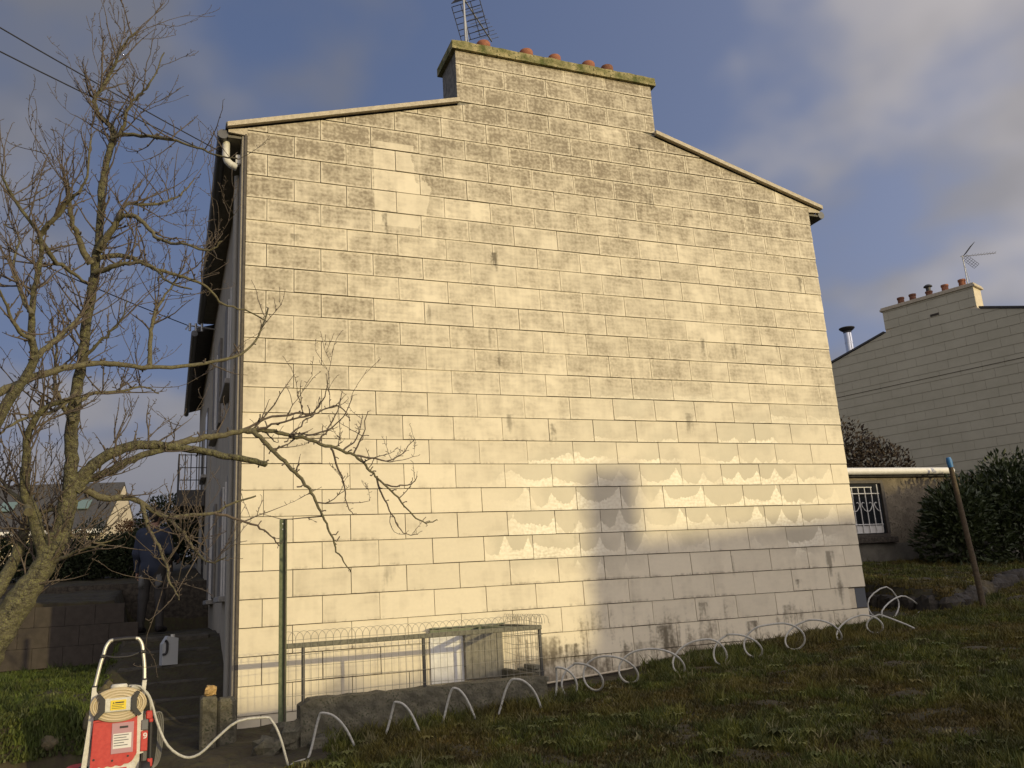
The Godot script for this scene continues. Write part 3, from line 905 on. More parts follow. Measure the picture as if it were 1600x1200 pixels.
# ---------------------------------------------------------------- the garden in front of the gable
func make_fence() -> void:
	var yb := 0.80
	var yr := 1.245
	var zf := 1.09
	# low concrete wall
	var w := thing("garden_wall", "low weathered dark concrete wall under the wire fence", "wall")
	var st := begin()
	var nz := noise(71, 1.5, 4)
	var n := 26
	for i in n:
		var xa := -0.09 + 2.34 * i / n
		var xb := -0.09 + 2.34 * (i + 1) / n
		var ya := 0.79 + nz.get_noise_1d(xa * 3.0) * 0.02 - (0.05 if i == 0 else 0.0)
		var yb2 := 0.79 + nz.get_noise_1d(xb * 3.0) * 0.02
		var fa := 1.22 + nz.get_noise_1d(xa * 2.5 + 30) * 0.02
		var fb := 1.22 + nz.get_noise_1d(xb * 2.5 + 30) * 0.02
		hexa(st, [Vector3(xa, 0.2, 0.98), Vector3(xb, 0.2, 0.98), Vector3(xb, 0.2, fb + 0.03), Vector3(xa, 0.2, fa + 0.03), Vector3(xa, ya, 0.98), Vector3(xb, yb2, 0.98), Vector3(xb, yb2, fb - 0.02), Vector3(xa, ya, fa - 0.02)])
	put("wall_body", st, mats.old_concrete, w)
	st = begin()
	bevel_box(st, Vector3(2.2, 0.5, 0.05), Vector3(2.27, 0.80, 0.97), 0.01)
	put("return_kerb", st, mats.old_concrete, w)
	for k in 3:
		st = begin()
		lump(st, Vector3([-0.18, -0.36, 0.12][k], [0.5, 0.42, 0.42][k], [1.12, 1.16, 1.36][k]), Vector3([0.14, 0.12, 0.16][k], [0.13, 0.09, 0.1][k], 0.12), 5 + k, 0.3)
		var b := put("boulder", st, mats.old_concrete)
		tag(b, ["rounded stone between green post and low concrete wall", "smaller stone left of the green post foot", "stone bedded in grass at the left end of low wall"][k], "stone")
	# fence
	var f := thing("wire_fence", "low hoop topped wire fence with brown top rail on the low wall", "fence")
	st = begin()
	bevel_box(st, Vector3(-0.21, yr - 0.022, zf - 0.02), Vector3(2.27, yr + 0.022, zf + 0.02), 0.004)
	put("top_rail", st, mats.rail, f)
	st = begin()
	bevel_box(st, Vector3(2.23, yr - 0.02, 0.02), Vector3(2.27, yr + 0.02, zf - 0.022), 0.004)
	put("side_rail", st, mats.rail, f)
	for x in [-0.05, 1.06, 2.25]:
		st = begin()
		bevel_box(st, Vector3(x - 0.014, yb - 0.03, zf - 0.014), Vector3(x + 0.014, yr - 0.022, zf + 0.014), 0.003)
		put("post", st, mats.dark_metal, f)
	st = begin()
	var top := 1.30
	var pitch := 0.0665
	var rr := RandomNumberGenerator.new()
	rr.seed = 4
	for side in 2:
		var count := 38 if side == 0 else 16
		for i in count:
			var bow := sin(i * 0.7) * 0.006
			var pts := []
			var a0 := -0.25 + i * pitch if side == 0 else 0.04 + i * pitch
			for pt in [[0.0, yb - 0.05], [bow * 0.3, 0.95], [bow * 0.1, 1.1], [0.0, top]]:
				pts.append([a0 + pt[0], pt[1]])
			for q in 7:
				var a := PI * (q + 1) / 8.0
				pts.append([a0 + pitch * (1.0 - cos(a)), top + sin(a) * pitch * 1.05])
			pts.append([a0 + 2.0 * pitch, top - 0.02])
			var v := []
			for p in pts:
				v.append(Vector3(p[0], p[1], zf + 0.024 + (i % 2) * 0.004) if side == 0 else Vector3(2.275 + (i % 2) * 0.004, p[1], p[0]))
			tube(st, v, 0.0019, 4, false)
		for y in [0.83, 0.955, 1.07, 1.17, 1.29]:
			var v := []
			for i in 14:
				var t := i / 13.0
				var sag := (sin(t * 9.0 + y * 20.0) * 0.006) if side == 0 else sin(t * 5.0 + y * 9.0) * 0.018
				v.append(Vector3(-0.26 + 2.53 * t, y + sag, zf + 0.03) if side == 0 else Vector3(2.281, y + sag, 0.02 + 1.08 * t))
			tube(st, v, 0.0019, 4, false)
	put("wire_mesh", st, mats.wire, f)
	# boards and roofing sheet kept in the corner
	st = begin()
	bevel_box(st, Vector3(1.43, 0.70, 0.02), Vector3(1.80, 1.235, 0.034), 0.002)
	tag(put("white_board", st, mats.white_paint), "white board leaning on the gable behind the fence rail", "board")
	st = begin()
	for i in 6:
		bevel_box(st, Vector3(1.80 + i * 0.072, 0.72, 0.075 + 0.004 * (i % 2)), Vector3(1.871 + i * 0.072, 1.225, 0.095 + 0.004 * (i % 2)), 0.004)
	tag(put("ribbed_sheet", st, mats.grey_wood), "dull grey ribbed sheet standing behind the fence beside white board", "sheet")
	st = begin()
	var i2 := 0
	while i2 < 13:
		var x := 1.42 + i2 * 0.064
		var dy := 0.006 * (i2 % 2)
		hexa(st, [Vector3(x, 1.265 + dy, 0.03), Vector3(x + 0.064, 1.271 - dy, 0.03), Vector3(x + 0.064, 1.271 - dy, 0.14), Vector3(x, 1.265 + dy, 0.14), Vector3(x, 1.272 + dy, 0.03), Vector3(x + 0.064, 1.278 - dy, 0.03), Vector3(x + 0.064, 1.278 - dy, 0.14), Vector3(x, 1.272 + dy, 0.14)])
		i2 += 1
	tag(put("roofing_sheet", st, mats.green_sheet), "green roofing sheet laid on top of the boards by the gable", "sheet")
	st = begin()
	bevel_box(st, Vector3(1.42, 1.205, 0.05), Vector3(2.22, 1.262, 0.075), 0.004)
	tag(put("green_plank", st, mats.green_sheet), "green plank on edge under the roofing sheet by the gable", "plank")
	st = begin()
	bevel_box(st, Vector3(1.97, yr - 0.02, 0.16), Vector3(2.01, yr + 0.02, zf - 0.022), 0.004)
	put("cross_rail", st, mats.green_sheet, f)
	for k in 3:
		st = begin()
		bevel_box(st, Vector3(2.29, 0.72 + 0.05 * k, 0.12 + 0.2 * k), Vector3(2.36, 0.765 + 0.05 * k, 1.0 - 0.1 * k), 0.006)
		tag(put("timber_offcut", st, mats.rail), ["lowest timber offcut stacked beside the fence return", "middle timber offcut in the stack by the fence return", "topmost timber offcut in the stack by the fence return"][k], "timber")
	# steel T post
	var p := thing("steel_post", "tall green steel T post at the left end of the wire fence", "post", Vector3(-0.235, 0.3, 1.14))
	st = begin()
	bevel_box(st, Vector3(-0.034, 0.0, 0.0), Vector3(0.034, 2.06, 0.007), 0.001)
	put("flange", st, mats.post_green, p)
	st = begin()
	bevel_box(st, Vector3(0.012, 0.0, 0.0075), Vector3(0.022, 2.06, 0.04), 0.001)
	put("web", st, mats.post_brown, p)
	for y in [1.97, 2.02]:
		st = begin()
		lathe(st, [[0.0, 0.0], [0.006, 0.0], [0.006, 0.003], [0.0, 0.003]], Transform3D(Basis(Vector3.RIGHT, PI / 2), Vector3(-0.006, y, 0.0072)), 10)
		put("bolt", st, mats.galvanised, p)
	# stone pillar and the rock on it
	st = begin()
	bevel_box(st, Vector3(-0.88, 0.2, 0.28), Vector3(-0.735, 0.83, 0.52), 0.02)
	bevel_box(st, Vector3(-0.73, 0.2, 0.27), Vector3(-0.56, 0.80, 0.50), 0.025)
	tag(put("stone_pillar", st, mats.old_concrete), "short pair of grey stone blocks at the house corner", "stone")
	st = begin()
	lump(st, Vector3(-0.79, 0.87, 0.40), Vector3(0.055, 0.045, 0.05), 3, 0.35)
	tag(put("rock", st, mats.ochre), "ochre rock sitting on top of the stone pillar", "rock")

func hose_points() -> Array:
	var pts := []
	for i in range(0, HOSE_START.size(), 3): pts.append(Vector3(HOSE_START[i], HOSE_START[i + 1], HOSE_START[i + 2]))
	var tops := []
	for i in range(0, HOSE_TOPS.size(), 3): tops.append(Vector3(HOSE_TOPS[i], HOSE_TOPS[i + 1], HOSE_TOPS[i + 2]))
	var rg := RandomNumberGenerator.new()
	rg.seed = 17
	for i in tops.size() - 1:
		var a: Vector3 = tops[i]
		var b: Vector3 = tops[i + 1]
		var swing := rg.randf_range(0.09, 0.16)
		var lean := rg.randf_range(-0.05, 0.09)
		var dep := rg.randf_range(0.55, 1.0)
		for k in 16:
			var t := k / 16.0
			var p := a.lerp(b, t)
			var th := TAU * t
			var g := ground_y(p.x, p.z)
			if i <= 4:
				# lies hidden in the grass between the humps
				var y := maxf(p.y - (p.y - g) * 0.8 * (1.0 - cos(th)), g - 0.012)
				pts.append(Vector3(p.x + absf(sin(th)) * (0.06 + lean), y, p.z + 0.06 * sin(th)))
			else:
				g += 0.03
				var r := maxf((p.y - g) * 0.5, 0.1)
				pts.append(Vector3(p.x + sin(th) * swing + (1.0 + cos(th)) * lean * 0.6, g + r + r * cos(th), p.z + r * dep * sin(th)))
	pts.append(tops[tops.size() - 1])
	pts.append(Vector3(7.15, 0.9, 1.05))
	pts.append(Vector3(7.45, 0.88, 0.5))
	for i in range(0, HOSE_END.size(), 3):
		var p := Vector3(HOSE_END[i], HOSE_END[i + 1], HOSE_END[i + 2])
		p.y = maxf(p.y, ground_y(p.x, p.z) + 0.012)
		pts.append(p)
	return pts

func smooth_path(pts: Array, sub: int) -> Array:
	var out := []
	var n := pts.size()
	for i in n - 1:
		var p0: Vector3 = pts[maxi(i - 1, 0)]
		var p1: Vector3 = pts[i]
		var p2: Vector3 = pts[i + 1]
		var p3: Vector3 = pts[mini(i + 2, n - 1)]
		for k in sub:
			out.append(p1.cubic_interpolate(p2, p0, p3, float(k) / sub))
	out.append(pts[n - 1])
	return out

func make_hose() -> void:
	var st := begin()
	tube(st, smooth_path(hose_points(), 3), 0.0105, 8)
	tag(put("garden_hose", st, mats.hose), "long pale coiled hose looping from the pressure washer along the wall foot", "hose")

# ---------------------------------------------------------------- pressure washer
func make_washer() -> void:
	var at := Vector3(-1.505, ground_y(-1.5, 1.7), 1.7)
	var w := thing("pressure_washer", "red and white wheeled pressure washer with hose reel and tall handle", "pressure washer", at, 0.08)
	var s := 0.98
	var st := begin()
	# lower white body
	prism(st, PackedVector2Array([Vector2(-0.215, 0.05), Vector2(0.15, 0.05), Vector2(0.165, 0.3), Vector2(0.15, 0.55), Vector2(-0.185, 0.55), Vector2(-0.2, 0.3)]), -0.16, -0.02)
	put("body", st, mats.white_plastic, w)
	st = begin()
	bevel_box(st, Vector3(-0.19, 0.02, -0.02), Vector3(0.13, 0.235, 0.05), 0.02)
	put("base_cover", st, mats.white_plastic, w)
	for x in [-1, 1]:
		st = begin()
		var cx := -0.02
		if x < 0:
			prism(st, PackedVector2Array([Vector2(-0.205, 0.52), Vector2(-0.235, 0.22), Vector2(-0.20, 0.22), Vector2(-0.19, 0.35), Vector2(-0.172, 0.52), Vector2(-0.155, 0.66), Vector2(-0.13, 0.70), Vector2(-0.16, 0.745), Vector2(-0.162, 0.78), Vector2(-0.19, 0.78)]), -0.06, 0.02)
		else:
			prism(st, PackedVector2Array([Vector2(0.133, 0.27), Vector2(0.185, 0.28), Vector2(0.168, 0.55), Vector2(0.186, 0.80), Vector2(0.156, 0.80), Vector2(0.15, 0.66), Vector2(0.125, 0.55)]), -0.06, 0.02)
		put("leg", st, mats.white_plastic, w)
	# red front panel with wavy foot
	st = begin()
	var poly := PackedVector2Array([Vector2(-0.172, 0.545), Vector2(-0.178, 0.235)])
	for i in 25:
		var t := i / 24.0
		poly.append(Vector2(-0.178 + 0.20 * t + 0.09 * t, 0.222 - 0.012 * absf(sin(t * PI * 5.0)) + 0.025 * maxf(t - 0.75, 0.0) * 4.0))
	poly.append(Vector2(0.134, 0.29))
	poly.append(Vector2(0.128, 0.57))
	prism(st, poly, 0.02, 0.052)
	var rp := put("front_panel", st, mats.red_plastic, w)
	for p in [[-0.155, 0.275], [-0.03, 0.255], [0.075, 0.275]]:
		st = begin()
		lathe(st, [[0.0, 0.0], [0.008, 0.0], [0.008, 0.004], [0.0, 0.004]], Transform3D(Basis(Vector3.RIGHT, PI / 2), Vector3(p[0], p[1], 0.0525)), 10)
		put("screw", st, mats.black_plastic, rp)
	# clear pouch with a paper in it
	st = begin()
	bevel_box(st, Vector3(-0.043, 0.30, 0.053), Vector3(0.107, 0.515, 0.057), 0.0015)
	var pouch := put("document_pouch", st, mats.pouch, w)
	st = begin()
	box(st, Vector3(-0.032, 0.335, 0.0575), Vector3(0.093, 0.44, 0.0585))
	put("paper", st, mats.paper, pouch)
	st = begin()
	bevel_box(st, Vector3(0.01, 0.475, 0.0575), Vector3(0.068, 0.49, 0.0595), 0.001)
	put("clip", st, mats.black_plastic, pouch)
	for k in 5:
		st = begin()
		var wl: float = [0.10, 0.085, 0.10, 0.07, 0.095][k]
		box(st, Vector3(-0.026, 0.425 - k * 0.018, 0.0586), Vector3(-0.026 + wl, 0.431 - k * 0.018, 0.0592))
		put("paper_line", st, mats.badge_grey, pouch)
	for k in 6:
		st = begin()
		bevel_box(st, Vector3(-0.14 + k * 0.042, 0.09, 0.05), Vector3(-0.115 + k * 0.042, 0.15, 0.053), 0.001)
		put("vent_slot", st, mats.black_plastic, w)
	st = begin()
	box(st, Vector3(-0.15, 0.185, 0.0502), Vector3(0.07, 0.2, 0.0525))
	put("trim_stripe", st, mats.red_plastic, w)
	st = begin()
	tube(st, [Vector3(-0.17, 0.53, 0.0525), Vector3(-0.176, 0.30, 0.0525)], 0.0025, 5)
	tube(st, [Vector3(-0.165, 0.532, 0.0525), Vector3(0.12, 0.552, 0.0525)], 0.0025, 5)
	put("seam", st, mats.red_dark, rp)
	# hose reel
	var face := Transform3D(Basis(Vector3.RIGHT, PI / 2), Vector3(-0.006, 0.645, 0.0))
	st = begin()
	lathe(st, [[0.0, -0.05], [0.185, -0.05], [0.19, -0.03], [0.19, 0.05], [0.18, 0.06], [0.0, 0.06]], face, 40, 0.62)
	var reel := put("hose_reel", st, mats.reel_hose, w)
	for k in 6:
		st = begin()
		var ring := []
		for i in 41:
			var a := TAU * i / 40.0
			var rad := 0.188 - 0.015 * k
			ring.append(Vector3(-0.006 + rad * cos(a), 0.645 + rad * 0.62 * sin(a), 0.058 + 0.004 * (k % 2)))
		tube(st, ring, 0.0085, 6, false)
		put("hose_turn", st, mats.reel_hose if k % 2 == 0 else mats.reel_hose_pale, reel)
	st = begin()
	bevel_box(st, Vector3(-0.11, 0.595, 0.05), Vector3(0.085, 0.695, 0.082), 0.008)
	put("reel_plate", st, mats.white_plastic, reel)
	st = begin()
	bevel_box(st, Vector3(-0.062, 0.61, 0.083), Vector3(0.045, 0.68, 0.085), 0.0008)
	var lab := put("warning_label", st, mats.yellow, w)
	st = begin()
	prism(st, PackedVector2Array([Vector2(-0.048, 0.657), Vector2(-0.034, 0.657), Vector2(-0.041, 0.669)]), 0.0852, 0.0862)
	box(st, Vector3(-0.03, 0.658, 0.0852), Vector3(0.03, 0.667, 0.0862))
	for k in 3:
		box(st, Vector3(-0.052, 0.645 - k * 0.012, 0.0852), Vector3(0.03 - 0.012 * (k % 2), 0.6485 - k * 0.012, 0.0858))
	put("label_print", st, mats.black_plastic, lab)
	for sg in [-1.0, 1.0]:
		st = begin()
		var xo := -0.008
		var br := PackedVector2Array([Vector2(-0.155, 0.725), Vector2(-0.135, 0.735), Vector2(-0.098, 0.69), Vector2(-0.098, 0.605), Vector2(-0.15, 0.553), Vector2(-0.172, 0.565), Vector2(-0.135, 0.615), Vector2(-0.135, 0.68)])
		if sg > 0:
			var b2 := PackedVector2Array()
			for i in br.size(): b2.append(Vector2(-br[br.size() - 1 - i].x - 0.016, br[br.size() - 1 - i].y))
			br = b2
		prism(st, br, 0.06, 0.1)
		put("reel_brace", st, mats.black_plastic, reel)
	st = begin()
	lathe(st, [[0.0, 0.035], [0.05, 0.033], [0.06, 0.02], [0.06, 0.0]], Transform3D(Basis(), Vector3(-0.005, 0.755, 0.0)), 20, 0.7)
	put("filler_cap", st, mats.white_plastic, w)
	# handle
	var hp := smooth_path([Vector3(-0.175, 0.77, -0.02), Vector3(-0.143, 0.94, -0.03), Vector3(-0.125, 1.005, -0.035), Vector3(-0.112, 1.06, -0.04), Vector3(-0.09, 1.098, -0.045), Vector3(-0.06, 1.112, -0.045), Vector3(0.095, 1.114, -0.045), Vector3(0.125, 1.10, -0.045), Vector3(0.145, 1.06, -0.04), Vector3(0.155, 1.0, -0.035), Vector3(0.168, 0.90, -0.03), Vector3(0.172, 0.79, -0.02)], 4)
	st = begin()
	tube(st, hp, 0.0135, 12)
	var hd := put("handle", st, mats.handle, w)
	st = begin()
	tube(st, [Vector3(-0.062, 1.112, -0.045), Vector3(0.02, 1.116, -0.045), Vector3(0.097, 1.114, -0.045)], 0.0165, 12)
	put("grip", st, mats.black_plastic, hd)
	for p in [[-0.1265, 1.0], [0.153, 1.012], [-0.174, 0.778], [0.171, 0.80]]:
		st = begin()
		bevel_box(st, Vector3(p[0] - 0.021, p[1] - 0.012, -0.055), Vector3(p[0] + 0.021, p[1] + 0.012, 0.0), 0.005)
		put("clamp", st, mats.black_plastic, hd)
	st = begin()
	tube(st, smooth_path([Vector3(-0.11, 1.0, -0.035), Vector3(-0.05, 0.985, -0.03), Vector3(0.06, 0.985, -0.03), Vector3(0.135, 1.01, -0.035)], 4), 0.008, 8)
	put("crossbar", st, mats.black_plastic, hd)
	# accessory holder on the right with the lance
	st = begin()
	bevel_box(st, Vector3(0.17, 0.16, -0.14), Vector3(0.215, 0.56, 0.02), 0.012)
	var sp := put("side_panel", st, mats.side_dark, w)
	st = begin()
	bevel_box(st, Vector3(0.16, 0.44, 0.015), Vector3(0.208, 0.515, 0.03), 0.004)
	put("side_badge", st, mats.badge_grey, sp)
	st = begin()
	bevel_box(st, Vector3(0.16, 0.29, 0.015), Vector3(0.208, 0.435, 0.03), 0.004)
	put("side_label", st, mats.red_plastic, sp)
	var tm := TextMesh.new()
	var fnt := SystemFont.new()
	fnt.font_names = PackedStringArray(["Droid Sans"])
	fnt.font_weight = 700
	tm.font = fnt
	tm.text = "9"
	tm.font_size = 32
	tm.pixel_size = 0.0018
	tm.depth = 0.002
	var tn := put_mesh("number", tm, mats.paper, sp)
	tn.position = Vector3(0.19, 0.40, 0.0312)
	st = begin()
	tube(st, [Vector3(0.228, 0.52, 0.01), Vector3(0.228, 0.22, 0.01)], 0.017, 10)
	var lance := put("lance", st, mats.black_plastic, w)
	st = begin()
	bevel_box(st, Vector3(0.19, 0.515, -0.015), Vector3(0.238, 0.575, 0.03), 0.008)
	bevel_box(st, Vector3(0.212, 0.49, -0.01), Vector3(0.242, 0.52, 0.03), 0.006)
	put("lance_clip", st, mats.red_plastic, lance)
	st = begin()
	bevel_box(st, Vector3(0.21, 0.175, -0.01), Vector3(0.248, 0.235, 0.03), 0.006)
	put("lance_foot", st, mats.red_plastic, lance)
	for k in 4:
		st = begin()
		tube(st, smooth_path([Vector3(0.20 + 0.01 * k, 0.53, -0.03), Vector3(0.26 + 0.014 * k, 0.545, -0.05), Vector3(0.285 + 0.012 * k, 0.40, -0.06), Vector3(0.27 + 0.01 * k, 0.2, -0.05), Vector3(0.235, 0.14, -0.03)], 4), 0.007, 6)
		put("power_cable", st, mats.cable_grey, w)
	st = begin()
	tube(st, smooth_path([Vector3(0.06, 0.77, 0.03), Vector3(0.12, 0.765, 0.04), Vector3(0.16, 0.74, 0.05), Vector3(0.21, 0.66, 0.04), Vector3(0.225, 0.57, 0.01)], 4), 0.008, 8)
	put("inlet_hose", st, mats.hose, w)
	for x in [-0.25, 0.165]:
		st = begin()
		var t := Transform3D(Basis(Vector3.BACK, PI / 2), Vector3(x + 0.045, 0.115, -0.03))
		lathe(st, [[0.0, -0.025], [0.085, -0.025], [0.112, -0.02], [0.118, 0.0], [0.118, 0.025], [0.112, 0.045], [0.085, 0.05], [0.0, 0.05]], t, 28)
		var wh := put("wheel", st, mats.black_plastic, w)
		st = begin()
		lathe(st, [[0.0, 0.053], [0.05, 0.053], [0.06, 0.051]], t, 20)
		put("hubcap", st, mats.side_dark, wh)
	# bucket beside it
	var bk := thing("cleaning_bucket", "small white bucket with red lid behind the pressure washer", "bucket", Vector3(-1.745, ground_y(-1.75, 1.55), 1.52))
	st = begin()
	lathe(st, [[0.0, 0.0], [0.085, 0.0], [0.105, 0.19], [0.108, 0.2]], Transform3D(), 24)
	put("pail", st, mats.bucket_white, bk)
	st = begin()
	lathe(st, [[0.112, 0.19], [0.114, 0.212], [0.1, 0.222], [0.0, 0.222]], Transform3D(), 24)
	put("lid", st, mats.red_plastic, bk)

# ---------------------------------------------------------------- bare tree
func make_tree() -> void:
	var t := thing("fruit_tree", "bare lichen covered fruit tree with spreading twigs left of the house", "tree", Vector3(-2.2, 0.3, 2.9))
	var org := t.position
	var r := RandomNumberGenerator.new()
	r.seed = 12
	var first := true
	var tw := begin()
	var bz := noise(90, 1.0, 3)
	for li in LIMBS.size():
		var l: Array = LIMBS[li]
		var raw := []
		for i in range(0, l[2].size(), 3): raw.append(Vector3(l[2][i], l[2][i + 1], l[2][i + 2]) - org)
		if li == 0:
			raw.push_front(Vector3(-0.25, 0.3, 0.0))
			raw.push_front(Vector3(-0.30, -0.1, 0.0))
		var pts := smooth_path(raw, 4)
		var n := pts.size()
		var radii := []
		for i in n:
			var k := i / float(n - 1)
			var rad := lerpf(l[0], l[1], pow(k, 0.8))
			rad *= 1.0 + 0.16 * bz.get_noise_1d(i * 3.0 + li * 37.0)
			if l[0] > 0.05: rad *= 1.0 + 0.18 * bz.get_noise_1d(i * 11.0 + li * 17.0)
			radii.append(rad)
			if i > 0 and i < n - 1:
				var j := Vector3(bz.get_noise_2d(i * 5.0, li * 9.0), bz.get_noise_2d(i * 5.0 + 90.0, li * 9.0), bz.get_noise_2d(i * 5.0 + 190.0, li * 9.0))
				pts[i] += j * (0.018 if l[0] < 0.03 else 0.01)
		var st := begin()
		tube(st, pts, radii, 12 if l[0] > 0.05 else (8 if l[0] > 0.015 else 6))
		var mat: Material = mats.bark if l[0] > 0.03 else (mats.branch_bark if l[0] > 0.013 else mats.twig)
		put("trunk" if li == 0 else "branch", st, mat, t)
		# fruit spurs and shoots
		var length := 0.0
		for i in n - 1: length += (pts[i + 1] - pts[i]).length()
		var spurs := int(length / (0.075 if l[0] < 0.02 else 0.085))
		for s in spurs:
			var f := r.randf_range(0.08, 1.0) * (n - 1)
			var i := mini(int(f), n - 2)
			var p: Vector3 = pts[i].lerp(pts[i + 1], f - i)
			var dir: Vector3 = (pts[i + 1] - pts[i]).normalized()
			var sd := Vector3(r.randf_range(-1, 1), r.randf_range(-0.5, 1.0), r.randf_range(-1, 1)).normalized()
			sd = (sd + dir * 0.5).normalized()
			var ln := r.randf_range(0.02, 0.055)
			var rr := minf(radii[i] * 0.6, 0.006)
			var e := p + sd * ln
			tube(tw, [p, p + sd * ln * 0.6 + Vector3(0, 0.004, 0), e], [rr, rr * 0.8, rr * 1.0], 4)
			if r.randf() < 0.35:
				var e2 := e + (sd + Vector3(r.randf_range(-1, 1), r.randf_range(-0.2, 1), r.randf_range(-1, 1))).normalized() * ln * 0.8
				tube(tw, [e, e2], [rr * 0.8, rr * 0.9], 4)
		var on_wall: float = LIMBS[li][2][LIMBS[li][2].size() - 3]
		var shoots := int(length / ((0.06 if LIMBS[li][2][1] < 3.4 else 0.085) if on_wall < -0.75 else 0.30))
		for s in shoots:
			var f := r.randf_range(0.15, 1.0) * (n - 1)
			var i := mini(int(f), n - 2)
			var p: Vector3 = pts[i].lerp(pts[i + 1], f - i)
			var dir: Vector3 = (pts[i + 1] - pts[i]).normalized()
			var sd := (dir * r.randf_range(0.2, 0.9) + Vector3(r.randf_range(-1, 1), r.randf_range(-0.3, 1.3), r.randf_range(-1, 1))).normalized()
			var ln := r.randf_range(0.12, 0.55) * (1.0 if l[0] > 0.008 else 0.5)
			shoot(tw, p, sd, ln, minf(radii[i] * 0.55, 0.0075), r, 2)
	var o := put("twigs", tw, mats.twig, t)
	o.set_meta("kind", "stuff")

func shoot(st: SurfaceTool, p: Vector3, d: Vector3, ln: float, rad: float, r: RandomNumberGenerator, depth: int) -> void:
	var pts := [p]
	var rr := [rad]
	var seg := 6
	var cur := d
	for i in seg:
		cur = (cur + Vector3(r.randf_range(-1, 1), r.randf_range(-0.6, 1.05), r.randf_range(-1, 1)) * 0.22).normalized()
		pts.append(pts[i] + cur * ln / seg)
		rr.append(lerpf(rad, 0.0018, (i + 1.0) / seg))
		if r.randf() < 0.6:
			var sd := (cur * 0.4 + Vector3(r.randf_range(-1, 1), r.randf_range(-0.3, 1), r.randf_range(-1, 1))).normalized()
			tube(st, [pts[i + 1], pts[i + 1] + sd * r.randf_range(0.012, 0.03)], [rr[i + 1] * 0.9, rr[i + 1] * 1.1], 4)
		if depth > 0 and ln > 0.2 and r.randf() < 0.3:
			var sd := (cur + Vector3(r.randf_range(-1, 1), r.randf_range(-0.2, 1.1), r.randf_range(-1, 1))).normalized()
			shoot(st, pts[i + 1], sd, ln * r.randf_range(0.35, 0.7), rr[i + 1] * 0.8, r, depth - 1)
	tube(st, pts, rr, 4)

# ---------------------------------------------------------------- shrubs
func leaf_mass(sd: int, blobs: Array, count: int, size: float, wide := 0.45) -> ArrayMesh:
	var r := RandomNumberGenerator.new()
	r.seed = sd
	var st := begin()
	st.set_smooth_group(-1)
	for i in count:
		var b: Array = blobs[r.randi() % blobs.size()]
		var d := Vector3(r.randfn(), r.randfn(), r.randfn()).normalized()
		var k := pow(r.randf(), 0.35)
		var c: Vector3 = b[0] + d * k * (b[1] as Vector3)
		var along := (d + Vector3(r.randf_range(-1, 1), r.randf_range(-0.4, 1.0), r.randf_range(-1, 1))).normalized()
		var across := along.cross(Vector3(r.randf_range(-1, 1), r.randf_range(-1, 1), r.randf_range(-1, 1))).normalized()
		var nn := along.cross(across) * size * 0.12
		var s := size * r.randf_range(0.6, 1.25)
		var tint := r.randf_range(0.7, 1.3)
		st.set_color(Color(tint, tint * r.randf_range(0.92, 1.05), tint * r.randf_range(0.7, 1.1)))
		var p0 := c
		var p1 := c + along * s * 0.5 + across * s * wide * 0.5 + nn
		var p2 := c + along * s
		var p3 := c + along * s * 0.5 - across * s * wide * 0.5 + nn
		tri(st, p0, p1, p2)
		tri(st, p0, p2, p3)
	st.generate_normals()
	return st.commit()

func make_shrub(called: String, label: String, cat: String, at: Vector3, blobs: Array, count: int, size: float, m: Material, sd: int, group := "") -> void:
	var t := thing(called, label, cat, at, 0.0, group)
	var r := RandomNumberGenerator.new()
	r.seed = sd
	var f := put_mesh("foliage", leaf_mass(sd, blobs, count, size), m, t)
	f.set_meta("kind", "stuff")
	for i in 4:
		var st := begin()
		var b: Array = blobs[i % blobs.size()]
		var a := Vector3(r.randf_range(-0.15, 0.15), -0.15, r.randf_range(-0.15, 0.15))
		tube(st, [a, a.lerp(b[0], 0.5) + Vector3(0.05, 0, 0.04), b[0]], [0.035, 0.025, 0.012], 6)
		put("stem", st, mats.twig, t)

